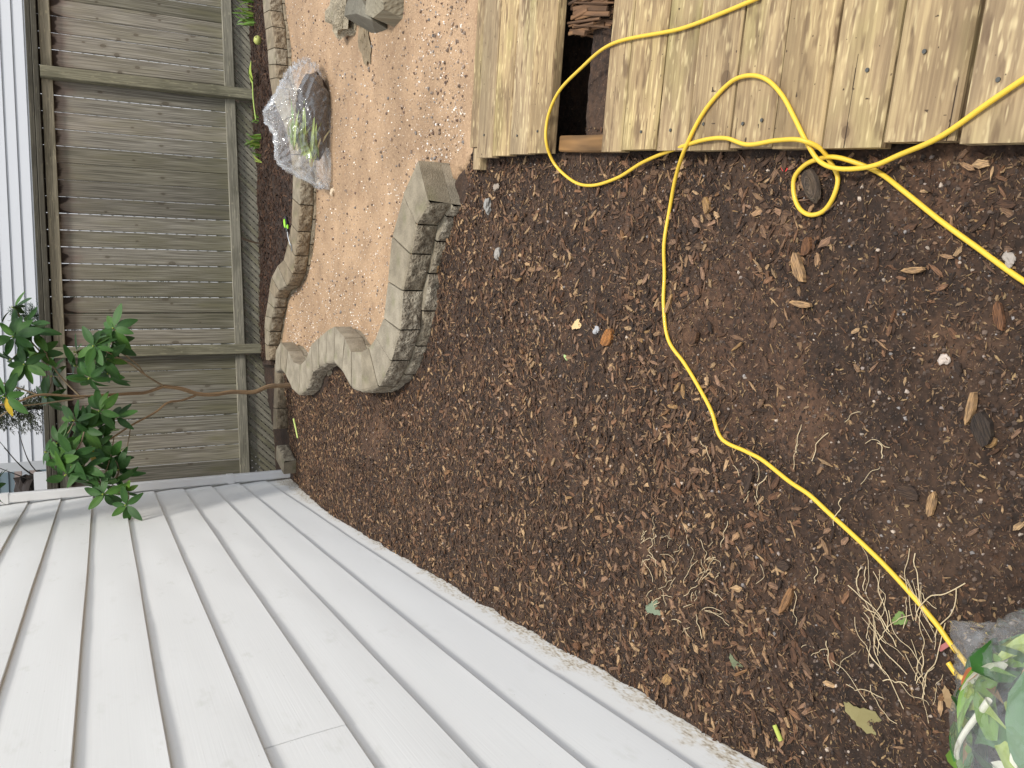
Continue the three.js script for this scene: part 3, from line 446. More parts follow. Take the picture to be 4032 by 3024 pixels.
  cl.forEach(([x, y, z, n, L], ci) => {
    const c = V3(x, y, z); let e = null, best = 1e9; for (const p of ends) { const dd = p.distanceTo(c) + (p.y > y - 0.03 ? 0.25 : 0); if (dd < best) { best = dd; e = p; } }
    if (best > 0.03) { const m = e.clone().lerp(c, 0.5).add(V3(rr(-0.02, 0.02), -0.05 * best, rr(-0.02, 0.02))); part('twig', taper(at([[e.x, e.y, e.z], [m.x, m.y, m.z], [x, y, z]]), 0.0042, 0.003, 12, 5, 0.2), barkG, r); }
    ends.push(c);
    const axis = c.clone().sub(e).setY(0).multiplyScalar(1.3).add(V3(rr(-0.15, 0.15), 0.2, rr(0.12, 0.4))).normalize();
    q.setFromUnitVectors(V3(0, 1, 0), axis);
    const small = L < 0.09 || ci === 9, ph = rr(0, 6.28);
    for (let i = 0; i < n + 1; i++) {
      const yl = (ci === 12 && i === 2) || (ci === 19 && i === 5), o = part('leaf', LG[Math.floor(rnd() * 4)], yl ? yellow : small && rnd() < 0.5 ? young : LM[Math.floor(rnd() * 4)], r);
      const el = rr(-0.45, 0.4) - (i % 2) * 0.15, s = L * rr(1.1, 1.55);
      q2.setFromEuler(new THREE.Euler(rr(-0.35, 0.35), ph + i * 2.399 + rr(-0.2, 0.2), el, 'YZX')); o.quaternion.copy(q).multiply(q2);
      const b = V3(0, rr(-0.012, 0.008), 0).applyQuaternion(q); o.position.set(x + O[0] + b.x, y + b.y, z + O[2] + b.z); o.scale.set(s, s * 0.9, s * 1.05);
      if (yl) o.userData.label = 'yellowing leaf';
    }
    const bo = part('bud', bud, budM, r); bo.position.set(x + O[0], y + 0.008, z + O[2]); bo.quaternion.copy(q); bo.scale.setScalar(0.0055);
  });
  { // the crown goes on above: stems and many more whorls, too dense to tell apart
    reseed(415); const gs = [], m4 = new THREE.Matrix4(), qq = new THREE.Quaternion(), q3 = new THREE.Quaternion();
    for (let k = 0; k < 62; k++) {
      const cx = rr(-0.85, 0.55), cz = rr(-6.75, -6.05), cy = 2.08 + 1.15 * Math.pow(rnd(), 1.1) * (1 - 0.5 * Math.abs(cx + 0.1)), ax = V3(rr(-0.5, 0.5), 1, rr(-0.2, 0.7)).normalize(), ph = rr(0, 6.28); qq.setFromUnitVectors(V3(0, 1, 0), ax);
      for (let i = 0; i < 9; i++) { q3.setFromEuler(new THREE.Euler(rr(-0.35, 0.35), ph + i * 2.399, rr(-0.5, 0.35), 'YZX')); const sz = rr(0.12, 0.17); m4.compose(V3(cx + O[0], cy + rr(-0.02, 0.01), cz + O[2]), qq.clone().multiply(q3), V3(sz, sz * 0.9, sz)); gs.push(LG[i % 4].clone().applyMatrix4(m4)); }
    }
    part('upper_foliage', mergeGeometries(gs), LM[0], r).userData.kind = 'stuff';
    for (const p of [[[-0.2, 1.98, -6.28], [-0.25, 2.3, -6.3], [-0.2, 2.9, -6.35]], [[-0.146, 1.772, -6.35], [0.05, 2.2, -6.4], [0.3, 2.6, -6.5]], [[-0.21, 1.897, -6.2], [-0.45, 2.25, -6.25], [-0.6, 2.6, -6.4]]]) part('branch', taper(at(p), 0.006, 0.004, 20, 6, 0.2), barkG, r);
  }
  for (const [x, y, z, a] of [[-0.604, 1.269, -6.20, 3.0], [-0.471, 1.336, -6.25, 3.2]]) { const o = part('leaf', LG[0], young, r); o.position.set(x + O[0] + 0.05, y + 0.03, z + O[2]); o.rotation.set(0.9, 0.4, -1.2 - (a - 3) ); o.scale.setScalar(0.125); }
}

// ---------------------------------------------------------------- beyond the fence
{
  const h = thing('neighbour_house', 'pale grey house with narrow horizontal siding seen over the top of the fence', 'house', [0, 0, -10.5]);
  part('wall_core', new THREE.BoxGeometry(7.2, 5.2, 6).translate(2.55, 2.5, -3.03), M.trim, h);
  const vin = mat({ color: C(0.70, 0.71, 0.735), roughness: 0.55 }), E = 0.113;
  const sh = new THREE.Shape(); sh.moveTo(0, 0); sh.lineTo(0.013, 0.0); sh.lineTo(0.014, 0.003); sh.lineTo(0.002, E - 0.002); sh.lineTo(0, E); sh.closePath();
  const g = new THREE.ExtrudeGeometry(sh, { depth: 7.05, bevelEnabled: false }); g.rotateY(-Math.PI / 2); g.rotateY(0); g.translate(7.05, 0, 0);
  for (let k = 0; k < 38; k++) { const o = part('siding_board', g, vin, h); o.position.set(-0.97, 0.3 + 0.01 + k * E - 0.113 * 2, 0); }
  part('corner_board', new THREE.BoxGeometry(0.1, 5.1, 0.1).translate(-1.02, 2.45, -0.02), mat({ color: C(0.52, 0.53, 0.54) }), h);
  const p = solo('white_post', new THREE.BoxGeometry(0.16, 2.6, 0.12).translate(0, 1.0, 0), M.trim, 'white square post standing behind the fence beside the downspout', 'post'); p.position.set(-1.02, -0.3, -8.95);
  const d = thing('far_house', 'distant blue grey house wall with pinkish boards, glimpsed past the corner of the pale house', 'house', [-1.6, 0, -13.2]);
  part('wall', new THREE.BoxGeometry(2.6, 5, 0.3).translate(-0.6, 2.2, -0.2), mat({ color: C(0.36, 0.45, 0.48) }), d);
  const dk = mat({ color: C(0.05, 0.06, 0.07) }), pk = mat({ color: C(0.62, 0.47, 0.40) });
  for (let k = 0; k < 10; k++) part('siding_course', new THREE.BoxGeometry(2.6, 0.012, 0.02).translate(-0.6, 2.0 + k * 0.12, -0.045), dk, d);
  for (let k = 0; k < 3; k++) part('board', new THREE.BoxGeometry(1.9, 0.085, 0.05).translate(-0.3, 2.30 + k * 0.092, 0.0), k === 1 ? M.trim : pk, d);
}
function conifer(label, x, z, y0, hgt, rad, n, sd, flat) {      // trunk and a crown of needled sprays
  const t = thing('conifer', label, 'tree', [x, -0.3, z]); reseed(sd); const bk = mat({ ...T.bark, color: C(0.09, 0.06, 0.045) });
  part('trunk', taper([[0, 0, 0], [0.03, hgt * 0.5, 0.02], [0, hgt, 0]], 0.05, 0.006, 16, 6, 0.1), bk, t);
  const P = [], I = [], K = []; let c = 0;
  const needle = (b, dir, L, w) => { const s = V3(rr(-1, 1), rr(-1, 1), rr(-1, 1)).cross(dir).normalize().multiplyScalar(w); P.push(b.x - s.x, b.y - s.y, b.z - s.z, b.x + s.x, b.y + s.y, b.z + s.z, b.x + dir.x * L, b.y + dir.y * L, b.z + dir.z * L); I.push(c, c + 1, c + 2); c += 3; };
  for (let i = 0; i < n; i++) {
    const h = lerp(y0, hgt, Math.pow(rnd(), 0.8)), a = rr(0, 6.283), R = rad * (1 - (h - y0) / (hgt - y0) * 0.92) * rr(0.6, 1.1) + 0.03, dr = flat ? -0.35 : 0.25;
    const d = V3(Math.cos(a), dr, Math.sin(a)).normalize(), m = Math.max(4, Math.round(R / 0.022));
    for (let k = 1; k <= m; k++) { const f = k / m, b = V3(0, h, 0).addScaledVector(d, R * f).add(V3(0, flat ? -0.12 * f * f * R : 0.1 * f * f * R, 0));
      for (let q = 0; q < 5; q++) needle(b.clone().add(V3(rr(-0.02, 0.02), rr(-0.02, 0.02), rr(-0.02, 0.02))), d.clone().add(V3(rr(-0.9, 0.9), rr(-0.7, 0.7), rr(-0.9, 0.9))).normalize(), rr(0.02, 0.045), flat ? 0.005 : 0.0025); }
  }
  part('crown', geoFrom(P, I), mat({ color: flat ? C(0.045, 0.055, 0.025) : C(0.022, 0.055, 0.022), roughness: 0.8 }), t);
}
conifer('dark green spruce rising behind the fence in front of the pale house', 0.55, -9.1, 0.9, 2.42, 0.5, 300, 61, false);
conifer('brownish cedar with drooping sprays behind the fence', -0.35, -9.1, 1.2, 3.1, 0.55, 330, 62, true);
{ // dark shrub mass with bare twigs
  const t = thing('bare_shrub', 'dark dense shrub with bare twigs poking up behind the house corner', 'shrub', [-1.35, -0.3, -9.3]); reseed(66);
  const gs = []; for (let i = 0; i < 60; i++) { const g = lumpy(rr(0.08, 0.16), 1, 0.8, i, 1, 0.8, 1); g.translate(rr(-0.4, 0.32) * 1, rr(0.9, 2.42), rr(-0.25, 0.2)); gs.push(g); } part('crown', mergeGeometries(gs), mat({ color: C(0.018, 0.012, 0.009), roughness: 1 }), t);
  for (const [a, b] of [[0.35, 0.25], [0.5, 0.1], [0.2, 0.4], [0.42, 0.3]]) part('twig', taper([[0.2, 2.1, 0.1], [0.3 + a * 0.3, 2.3 + b * 0.3, 0.12], [0.3 + a, 2.35 + b * 0.8, 0.15]], 0.008, 0.003, 12, 5, 0.3), mat({ color: C(0.03, 0.025, 0.02) }), t);
}

// ---------------------------------------------------------------- clear plastic bags of garden waste
function bagGeo(c, rad, spikes, wr, floor, sd, nu = 260, nv = 170) {
  const P = [], U = [], I = [], d = V3(), K = spikes.map(([x, y, z, sg]) => { const v = V3(x - c[0], y - c[1], z - c[2]), L = v.length(); v.normalize(); const t = V3(0, 1, 0.3).cross(v).normalize(); return { v, L, sg, t, b: v.clone().cross(t), base: 1 / Math.sqrt((v.x / rad[0]) ** 2 + (v.y / rad[1]) ** 2 + (v.z / rad[2]) ** 2) }; });
  for (let j = 0; j <= nv; j++) for (let i = 0; i <= nu; i++) {
    const th = Math.PI * j / nv, ph = 2 * Math.PI * (i % nu) / nu; d.set(Math.sin(th) * Math.cos(ph), Math.cos(th), Math.sin(th) * Math.sin(ph));
    let r = 1 / Math.sqrt((d.x / rad[0]) ** 2 + (d.y / rad[1]) ** 2 + (d.z / rad[2]) ** 2), w = 0;
    for (const k of K) { const an = Math.acos(clamp(d.dot(k.v), -1, 1)), f = clamp(1 - an / k.sg); r += (k.L - k.base) * Math.pow(f, 1.35);
      const az = Math.atan2(d.dot(k.t), d.dot(k.b)), ff = sstep(0.0, 0.12, an) * sstep(k.sg * 1.5, k.sg * 0.25, an); w += ff * 0.45 * (Math.abs(((az * 11.3 + fbm(az * 3 + sd, an * 3, 2, 145) * 3) % 1 + 1) % 1 - 0.5) * 2 - 0.5) + ff * (Math.abs(((az * 3.9 + fbm(az * 2 + sd, an * 2, 2, 140) * 2.6) % 1 + 1) % 1 - 0.5) * 2 - 0.5); }
    const n3 = fbm(d.x * 3 + sd, d.y * 3 + d.z * 2.3, 3, 141), rg = ridge(d.x * 4 + d.z * 2 + sd, d.y * 5 - d.z * 3, 3, 142);
    r *= 1 + wr * (w * 0.95 + (n3 - 0.5) * 1.2 + (rg - 0.7) * 1.1 + (ridge(d.x * 9 - d.y * 4 + sd, d.z * 8 + d.y * 6, 2, 143) - 0.7) * 0.55);
    const y = Math.max(floor + 0.006 * n3, c[1] + d.y * r); P.push(c[0] + d.x * r, y, c[2] + d.z * r); U.push(i / nu * 4, j / nv * 2);
  }
  for (let j = 0; j < nv; j++) for (let i = 0; i < nu; i++) { const a = j * (nu + 1) + i, b = a + nu + 1; I.push(a, a + 1, b, a + 1, b + 1, b); }
  return geoFrom(P, I, U);
}
const strip = (pts, w, m = 10, tw = 0.6, sd = 0) => {             // a strap leaf: folded ribbon along a curve
  const c = new THREE.CatmullRomCurve3(pts.map((p) => V3(...p))), P = [], U = [], I = [];
  for (let i = 0; i <= m; i++) { const t = i / m, o = c.getPoint(t), tg = c.getTangent(t), up = V3(Math.sin(sd), 1, Math.cos(sd * 1.7)).normalize(), s = tg.clone().cross(up).normalize().applyAxisAngle(tg, tw * t), nn = s.clone().cross(tg), ww = w * Math.min(1, 0.45 + t * 4) * (1 - 0.96 * Math.pow(t, 2.6)); for (const k of [-1, 0, 1]) { P.push(o.x + s.x * ww * k - nn.x * ww * 0.35 * (k ? 0 : 1), o.y + s.y * ww * k - nn.y * ww * 0.35 * (k ? 0 : 1), o.z + s.z * ww * k - nn.z * ww * 0.35 * (k ? 0 : 1)); U.push(0.5 + k * 0.5, t); } }
  for (let i = 0; i < m; i++) for (let k = 0; k < 2; k++) { const q = i * 3 + k; I.push(q, q + 1, q + 3, q + 1, q + 4, q + 3); } return geoFrom(P, I, U);
};
const GM = { green: phys({ map: T.leaf.map, color: C(0.16, 0.29, 0.045), roughness: 0.5 }), lime: phys({ map: T.leaf.map, color: C(0.36, 0.44, 0.09), roughness: 0.5 }), dark: phys({ map: T.leaf.map, color: C(0.045, 0.15, 0.03), roughness: 0.45 }), straw: mat({ color: C(0.58, 0.5, 0.25) }), white: mat({ color: C(0.72, 0.70, 0.58) }), dry: mat({ map: T.leaf.map, color: C(0.34, 0.2, 0.1) }), rust: mat({ map: T.leaf.map, color: C(0.5, 0.14, 0.05) }) };
{
  const c = [1.58, 0.135, -5.43];
  const b = thing('plastic_bag', 'clear plastic bag of soil and cut stems slumped on the sand', 'bag', [0, 0, 0]);
  part('film', bagGeo(c, [0.34, 0.19, 0.24], [[1.63, 0.375, -5.5, 0.8], [1.34, 0.31, -5.48, 0.6], [2.0, 0.05, -5.52, 0.7], [1.15, 0.01, -5.33, 0.55], [1.86, 0.19, -5.5, 0.5]], 0.095, 0.004, 3.1), M.film, b);
  reseed(500);
  const s = solo('soil_heap', bagGeo([1.67, 0.08, -5.40], [0.235, 0.10, 0.155], [[1.34, 0.06, -5.38, 0.6]], 0.15, 0.012, 7.7, 70, 44), mat({ ...T.soil, bumpScale: 0.01, color: C(0.8, 0.75, 0.7) }), 'dark soil and mulch filling the bag on the sand', 'soil');
  for (let i = 0; i < 46; i++) { const f = rnd(), a = [lerp(1.28, 1.42, f) + rr(-0.02, 0.05), lerp(0.08, 0.25, f) + rr(-0.03, 0.03), rr(-5.43, -5.29)], e = [a[0] + rr(0.1, 0.30), a[1] + rr(-0.10, 0.05), a[2] + rr(-0.02, 0.1)]; const g = strip([a, [(a[0] + e[0]) / 2, (a[1] + e[1]) / 2 + rr(-0.01, 0.03), (a[2] + e[2]) / 2 + 0.01], e], rr(0.008, 0.016), 8, rr(-1, 1), i); solo('plant_cutting', g, [GM.lime, GM.green, GM.lime, GM.straw][i % 4], ['lime green', 'green', 'lime green', 'straw yellow'][i % 4] + ' cut leaf stuffed inside the plastic bag on the sand', 'leaf', 'cut leaves in the bag on the sand'); }
}
{
  const c = [-0.63, 0.12, -0.63];
  const b = thing('plastic_bag', 'clear plastic bag stuffed with green leaves and stems at the foot of the house wall', 'bag', [0, 0, 0]);
  part('film', bagGeo(c, [0.23, 0.165, 0.248], [[-0.475, 0.085, -0.925, 0.32], [-0.42, 0.13, -0.80, 0.4], [-0.6, 0.33, -0.5, 0.7]], 0.04, -0.012, 9.3), M.film, b);
  reseed(600);
  const el = [0.220, 0.152, 0.244], on = (a, h, k) => [c[0] + Math.cos(a) * Math.sqrt(1 - h * h) * el[0] * k, Math.max(0.01, c[1] + h * el[1] * k), c[2] + Math.sin(a) * Math.sqrt(1 - h * h) * el[2] * k];
  solo('soil_heap', bagGeo(c, [0.17, 0.11, 0.19], [], 0.1, 0.0, 4.4, 60, 40), mat({ ...T.soil, bumpScale: 0.01 }), 'dark soil in the middle of the bag by the house wall', 'soil');
  for (let i = 0; i < 190; i++) { const a = i < 130 ? rr(-2.7, -0.3) : rr(-3.2, 1.4), h = i < 60 ? rr(-0.5, 0.4) : rr(-0.8, 0.95), da = rr(-1.0, 1.0), dh = rr(-0.9, 0.9), k = rr(0.9, 1.01), P = [0, 0.33, 0.66, 1].map((t) => on(a + da * t, clamp(h + dh * t, -0.85, 0.97), k)), w = i % 9 === 0 ? 0.035 : rr(0.008, 0.02); const g = strip(P, w, 8, rr(-0.8, 0.8), i * 1.3); solo('cut_leaf', g, [GM.dark, GM.green, GM.lime, GM.green, GM.dark, GM.dry, GM.lime, GM.dark, GM.white][i % 9], ['dark green', 'green', 'lime green', 'green', 'dark green', 'dry brown', 'lime green', 'dark green', 'whitish'][i % 9] + ' strap leaf stuffed inside the plastic bag by the house wall', 'leaf', 'cut leaves in the bag by the house wall'); }
  solo('plant_cutting', taper([on(-1.95, 0.30, 0.99), on(-1.6, 0.55, 1.0), on(-0.9, 0.66, 0.98)], 0.0032, 0.0052, 16, 8), GM.white, 'thick white leek-like stem pressed against the film of the bag by the house wall', 'stem');
  solo('dry_leaf', strip([on(-1.15, 0.35, 1.04), on(-1.0, 0.42, 1.05), on(-0.88, 0.45, 1.03)], 0.016, 8, 0.3, 2), GM.rust, 'rust red dry leaf inside the bag by the house wall', 'leaf');
}

// ---------------------------------------------------------------- stones on the sand
{
  const hull = (pts, sd, m, jit = 0.006) => { reseed(sd); const P = []; for (const p of pts) { P.push(V3(p[0] + rr(-jit, jit), p[1] + rr(-jit, jit), p[2] + rr(-jit, jit))); } for (let i = 0; i < pts.length; i++) { const a = P[i], b = P[(i + 3) % pts.length], f = rr(0.35, 0.65); P.push(a.clone().lerp(b, f).multiplyScalar(1.0).add(V3(rr(-1, 1) * jit, rr(0, 1) * jit, rr(-1, 1) * jit))); } const g = new ConvexGeometry(P), p = g.attributes.position, U = []; for (let i = 0; i < p.count; i++) U.push(p.getX(i) + p.getZ(i) * 0.3, p.getY(i) + p.getZ(i)); g.setAttribute('uv', new THREE.Float32BufferAttribute(U, 2)); return g; };
  const slate = mat({ ...T.block, bumpScale: 0.006, color: C(0.58, 0.61, 0.62) }), grey = mat({ ...T.block, bumpScale: 0.008, color: C(0.85, 0.86, 0.82) }), pale = mat({ ...T.block, bumpScale: 0.02, color: C(1.25, 1.22, 1.15) }), brown = mat({ ...T.block, bumpScale: 0.006, color: C(0.85, 0.75, 0.62) });
  solo('slate_rock', hull([[2.02, -0.02, -4.80], [1.77, -0.02, -4.33], [1.69, -0.02, -4.06], [1.83, -0.02, -4.12], [2.05, -0.02, -4.55], [1.93, 0.10, -4.52], [1.83, 0.115, -4.24], [1.745, 0.09, -4.07], [1.98, 0.1, -4.42], [1.9, 0.1, -4.2]], 701, slate), slate, 'dark slate slab with a ragged upper edge leaning beside the sand', 'rock');
  solo('grey_rock', hull([[1.80, -0.02, -4.19], [1.67, -0.02, -3.96], [1.66, -0.02, -3.83], [1.86, -0.02, -3.74], [1.95, -0.02, -4.05], [1.79, 0.11, -4.12], [1.70, 0.12, -3.96], [1.70, 0.10, -3.84], [1.86, 0.13, -3.78], [1.93, 0.12, -4.0]], 702, grey), grey, 'chunky pale grey rock with a knobbly top beside the slate slab', 'rock');
  { const g = lumpy(0.13, 3, 0.5, 6, 1.5, 0.55, 1.0, 4); g.rotateY(0.9); const o = solo('white_rock', g, pale, 'rough white crystalline rock at the back of the stone pile', 'rock'); o.position.set(2.06, 0.03, -4.78); }
  { const g = lumpy(0.1, 3, 0.6, 12, 1.25, 0.2, 0.8, 4); g.rotateY(0.5); const o = solo('flat_rock', g, brown, 'flat brown grey stone sunk in the sand in front of the slate slab', 'rock'); o.position.set(1.79, 0.006, -4.46); }
  for (const [x, z, s, l] of [[1.223, -5.576, 0.026, 'pale tan pebble lying at the foot of the block wall by the bag'], [1.114, -5.28, 0.021, 'small tan pebble on the open sand near the bag tip']]) { const o = solo('pebble', lumpy(s, 2, 0.5, s * 1e4, 1.2, 0.75, 1), mat({ color: C(0.56, 0.45, 0.32) }), l, 'pebble'); o.position.set(x, sandY(x, z) + s * 0.4, z); }
  const mulchBed = thing('bark_mulch_heap', 'dark bark mulch held inside the ring of stones', 'mulch', [2.25, 0, -4.3]); reseed(711); const gs = []; for (let i = 0; i < 260; i++) { const g = plank(rr(0.03, 0.09), rr(0.006, 0.018), 0.006, rr(0, 1), rr(0, 1), 0.001); g.rotateY(rr(0, 6)); g.rotateX(rr(-0.5, 0.5)); g.translate(rr(-0.25, 0.3), rr(0.0, 0.06), rr(-0.4, 0.4)); gs.push(g); }
  mulchBed.userData.kind = 'stuff';  part('mulch', mergeGeometries(gs), mat({ ...T.bark, color: C(0.13, 0.075, 0.045) }), mulchBed);
}

// ---------------------------------------------------------------- small things in the bed along the fence
{
  { const pr = []; for (let i = 0; i <= 14; i++) { const a = Math.PI * i / 14; pr.push(new THREE.Vector2(Math.max(0.0001, 0.036 * Math.sin(a) * (1 + 0.05 * Math.sin(a))), -0.034 * Math.cos(a) - (i > 12 ? 0.004 * (i - 12) : 0))); } const o = thing('apple', 'yellow green fallen apple with a brown hole on the mulch near the fence', 'apple', [2.80, 0.075, -7.32]); part('flesh', new THREE.LatheGeometry(pr, 22), phys({ color: C(0.42, 0.44, 0.12), roughness: 0.5 }), o); const hole = part('hole', new THREE.SphereGeometry(0.009, 10, 7).scale(1, 0.7, 0.45), mat({ color: C(0.06, 0.035, 0.015) }), o); hole.position.set(0.012, 0.016, 0.029); }
  { const t = thing('hand_tool', 'garden hand tool with black and lime grip resting along the back of the block wall', 'tool', [0.99, 0.138, -6.085], 0.32); const black = mat({ color: C(0.012, 0.012, 0.013), roughness: 0.5 }), lime = mat({ color: C(0.32, 0.75, 0.03), roughness: 0.45 }), steel = mat({ color: C(0.35, 0.36, 0.37), metalness: 0.8, roughness: 0.4 });
    const pf = [[0.001, 0], [0.012, 0.003], [0.015, 0.012], [0.012, 0.024], [0.017, 0.045], [0.019, 0.06], [0.015, 0.09], [0.012, 0.105], [0.014, 0.118], [0.008, 0.124], [0.0001, 0.125]].map((p) => new THREE.Vector2(p[0], p[1]));
    part('grip', new THREE.LatheGeometry(pf, 16).rotateZ(Math.PI / 2).translate(0.125 - 0.02, 0, 0), black, t); part('grip_inlay', new THREE.SphereGeometry(1, 14, 8).scale(0.038, 0.009, 0.011).translate(0.045, 0.014, 0.006), lime, t); part('grip_inlay', new THREE.SphereGeometry(1, 14, 8).scale(0.02, 0.009, 0.007).translate(0.018, -0.002, 0.012), lime, t);
    part('shaft', tube([[-0.015, 0, 0], [-0.07, -0.002, 0.0], [-0.13, -0.012, 0.004]], 0.005, 12, 8), steel, t); part('blade', new THREE.BoxGeometry(0.05, 0.003, 0.018).translate(-0.15, -0.015, 0.005), steel, t); }
  const clump = (label, x, z, n, h, sp, sd, lean = 0) => { const t = thing('leaf_clump', label, 'plant', [x, 0.0, z]); reseed(sd); const y0 = soilY(x, z) - 0.01; for (let i = 0; i < n; i++) { const a = rr(0, 6.28), l = h * rr(0.6, 1.1), bx = rr(-sp, sp) * 0.5, bz = rr(-sp, sp) * 0.25, dx = Math.cos(a) * l * 0.35 + lean * l, dz = Math.sin(a) * l * 0.25; part('leaf', strip([[bx, y0, bz], [bx + dx * 0.4, y0 + l * 0.6, bz + dz * 0.4], [bx + dx, y0 + l * rr(0.75, 1), bz + dz]], rr(0.006, 0.011), 7, rr(-0.6, 0.6), i), rnd() < 0.3 ? GM.lime : GM.green, t); } };
  clump('big clump of cut green strap leaves by the lattice, beside the apple', 3.25, -7.86, 26, 0.2, 0.22, 801); clump('fanned clump of cropped green blades by the lattice behind the plastic bag', 2.05, -7.72, 22, 0.17, 0.13, 802); clump('few cut yellow green stubs sprouting by the lattice between post and fanned clump', 2.27, -7.8, 6, 0.09, 0.1, 803); clump('sparse pale stubs on the mulch next to the fanned clump', 1.88, -7.75, 6, 0.11, 0.1, 804, 0.5);
  { const t = thing('fallen_leaf_stalk', 'wilted plant lying flat, yellow green leaf on a long pale stalk', 'plant', [2.5, 0.02, -7.72]); part('stalk', tube([[-0.27, 0.03, 0.02], [-0.1, 0.045, 0.02], [0.06, 0.05, 0.04]], 0.006, 16, 7), mat({ color: C(0.38, 0.5, 0.13) }), t); part('leaf', strip([[0.05, 0.05, 0.04], [0.15, 0.065, 0.02], [0.26, 0.05, 0.0]], 0.035, 10, 0.3, 1), GM.lime, t); part('leaf', strip([[0.06, 0.05, 0.03], [0.14, 0.07, -0.02], [0.22, 0.06, -0.04]], 0.025, 10, 0.3, 2), GM.green, t); }
  solo('broken_twig', taper([[1.2, 0.17, -7.98], [1.16, 0.10, -7.9], [1.13, 0.03, -7.78], [1.14, 0.02, -7.7]], 0.011, 0.007, 14, 7, 0.3), mat({ ...T.bark, color: C(0.2, 0.13, 0.08) }), 'short broken brown twig stuck in the mulch against the lattice', 'twig');
  solo('plant_cutting', taper([[-0.43, soilY(-0.43, -6.72) + 0.012, -6.72], [-0.5, soilY(-0.5, -6.68) + 0.012, -6.68], [-0.58, soilY(-0.58, -6.62) + 0.012, -6.62]], 0.008, 0.006, 10, 6), mat({ color: C(0.6, 0.7, 0.22) }), 'pale green cut stem lying on the dark soil between shrub and house', 'stem');
}

// ---------------------------------------------------------------- mulch, pebbles, roots and litter
const flake = (n, L, w, t, sd) => { reseed(sd); const s = []; for (let i = 0; i < n; i++) { const a = i / n * 6.283, k = rr(0.7, 1.1); s.push(new THREE.Vector2(Math.cos(a) * L / 2 * k, Math.sin(a) * w / 2 * k)); } const g = new THREE.ExtrudeGeometry(new THREE.Shape(s), { depth: t, bevelEnabled: false }); g.rotateX(-Math.PI / 2); const p = g.attributes.position, u = g.attributes.uv; for (let i = 0; i < p.count; i++) { p.setY(i, p.getY(i) + 0.35 * t * Math.sin(p.getX(i) / L * 4 + sd)); u.setXY(i, p.getX(i) * 0.9 + sd * 0.3, p.getZ(i) * 0.9); } g.computeVertexNormals(); return g; };
const chipGeos = [flake(5, 1, 0.30, 0.07, 1), flake(4, 1, 0.17, 0.07, 2), flake(5, 1, 0.46, 0.07, 3), flake(4, 1, 0.10, 0.06, 4), flake(6, 1, 0.24, 0.09, 5), flake(4, 1, 0.14, 0.06, 6), flake(6, 1, 0.38, 0.08, 7)];
const chipCols = [[0.26, 0.148, 0.098], [0.175, 0.096, 0.064], [0.105, 0.058, 0.040], [0.38, 0.25, 0.168], [0.065, 0.039, 0.029], [0.042, 0.026, 0.02], [0.21, 0.134, 0.097], [0.52, 0.37, 0.245], [0.14, 0.086, 0.063], [0.09, 0.055, 0.041], [0.31, 0.20, 0.152]];
const fineCols = [...chipCols, [0.5, 0.37, 0.23], [0.4, 0.28, 0.17], [0.33, 0.24, 0.18]];
const freeOfBlocks = (x, z) => dLine(midN, x, z) > 0.125 && dLine(midF, x, z) > 0.125;
const onDeck = (x, z) => { const [s, t] = deckST(x, z); return t > -0.012 && s > -0.02 && !(s > 0.70 && s < 0.985 && t > 0.07); };
function scatter(name, label, category, geos, m, count, pick, size, cols, lift = 0.12, tilt = 0.3) {
  const lists = geos.map(() => []); let guard = 0, n = 0; const e = new THREE.Euler(), q = new THREE.Quaternion();
  while (n < count && guard++ < count * 6) { const p = pick(); if (!p) continue; const s = size(p); lists[Math.floor(rnd() * geos.length)].push([p, s, rnd() * 6.283, rr(-tilt, tilt), rr(-tilt, tilt), cols[Math.floor(Math.pow(rnd(), 1) * cols.length)], rr(0.75, 1.3)]); n++; }
  geos.forEach((g, k) => { const L = lists[k]; if (!L.length) return; const im = shade(new THREE.InstancedMesh(g, m, L.length)), mt = new THREE.Matrix4(), c = new THREE.Color();
    L.forEach(([p, s, yaw, a, b, col, f], i) => { e.set(a, yaw, b); q.setFromEuler(e); mt.compose(V3(p[0], p[1] + s * lift, p[2]), q, V3(s, s, s)); im.setMatrixAt(i, mt); c.setRGB(col[0] * f, col[1] * f, col[2] * f); im.setColorAt(i, c); });
    im.name = numbered(name); scene.add(im); tag(im, label, category, null, 'stuff'); });
}
const nearPick = (zmin, pw) => () => { const z = -0.6 - (zmin - 0.6) * Math.pow(rnd(), pw), x = rr(-1.0, Math.min(0.95, 0.15 - z * 0.26)); if (onDeck(x, z) || !freeOfBlocks(x, z)) return null; const [k] = region(x, z); if (k !== 0 || (z < -5 && x > 0)) return null; return [x, soilY(x, z), z]; };
const logn = (a, b, p = 2) => a + (b - a) * Math.pow(rnd(), p);
reseed(900);
scatter('mulch_chips', 'brown bark chips scattered thickly over the dark soil', 'mulch', chipGeos, M.chip, 44000, () => { const p = nearPick(7.2, 1.1)(); if (!p) return null; const dn = fbm(p[0] * 1.8, p[2] * 1.8, 3, 150) + (p[2] < -1.6 ? 0.22 : 0) - (p[2] > -1.25 ? 0.12 : 0); return rnd() < sstep(0.25, 0.72, dn) * (1 - 1.5 * dusty(p[0], p[2])) ? p : null; }, (p) => logn(0.010, 0.046, 2.7), chipCols, 0.05, 0.38);
scatter('mulch_fines', 'fine shreds of bark and wood mixed into the dark soil', 'mulch', [chipGeos[0], chipGeos[1], chipGeos[3], chipGeos[5], chipGeos[2]], M.chip, 105000, nearPick(7.2, 1.4), () => logn(0.003, 0.017, 2.2), fineCols, 0.1, 0.6);
const crumb = [lumpy(0.5, 0, 0.8, 3), lumpy(0.5, 0, 0.9, 8, 1.2, 0.8, 1)];
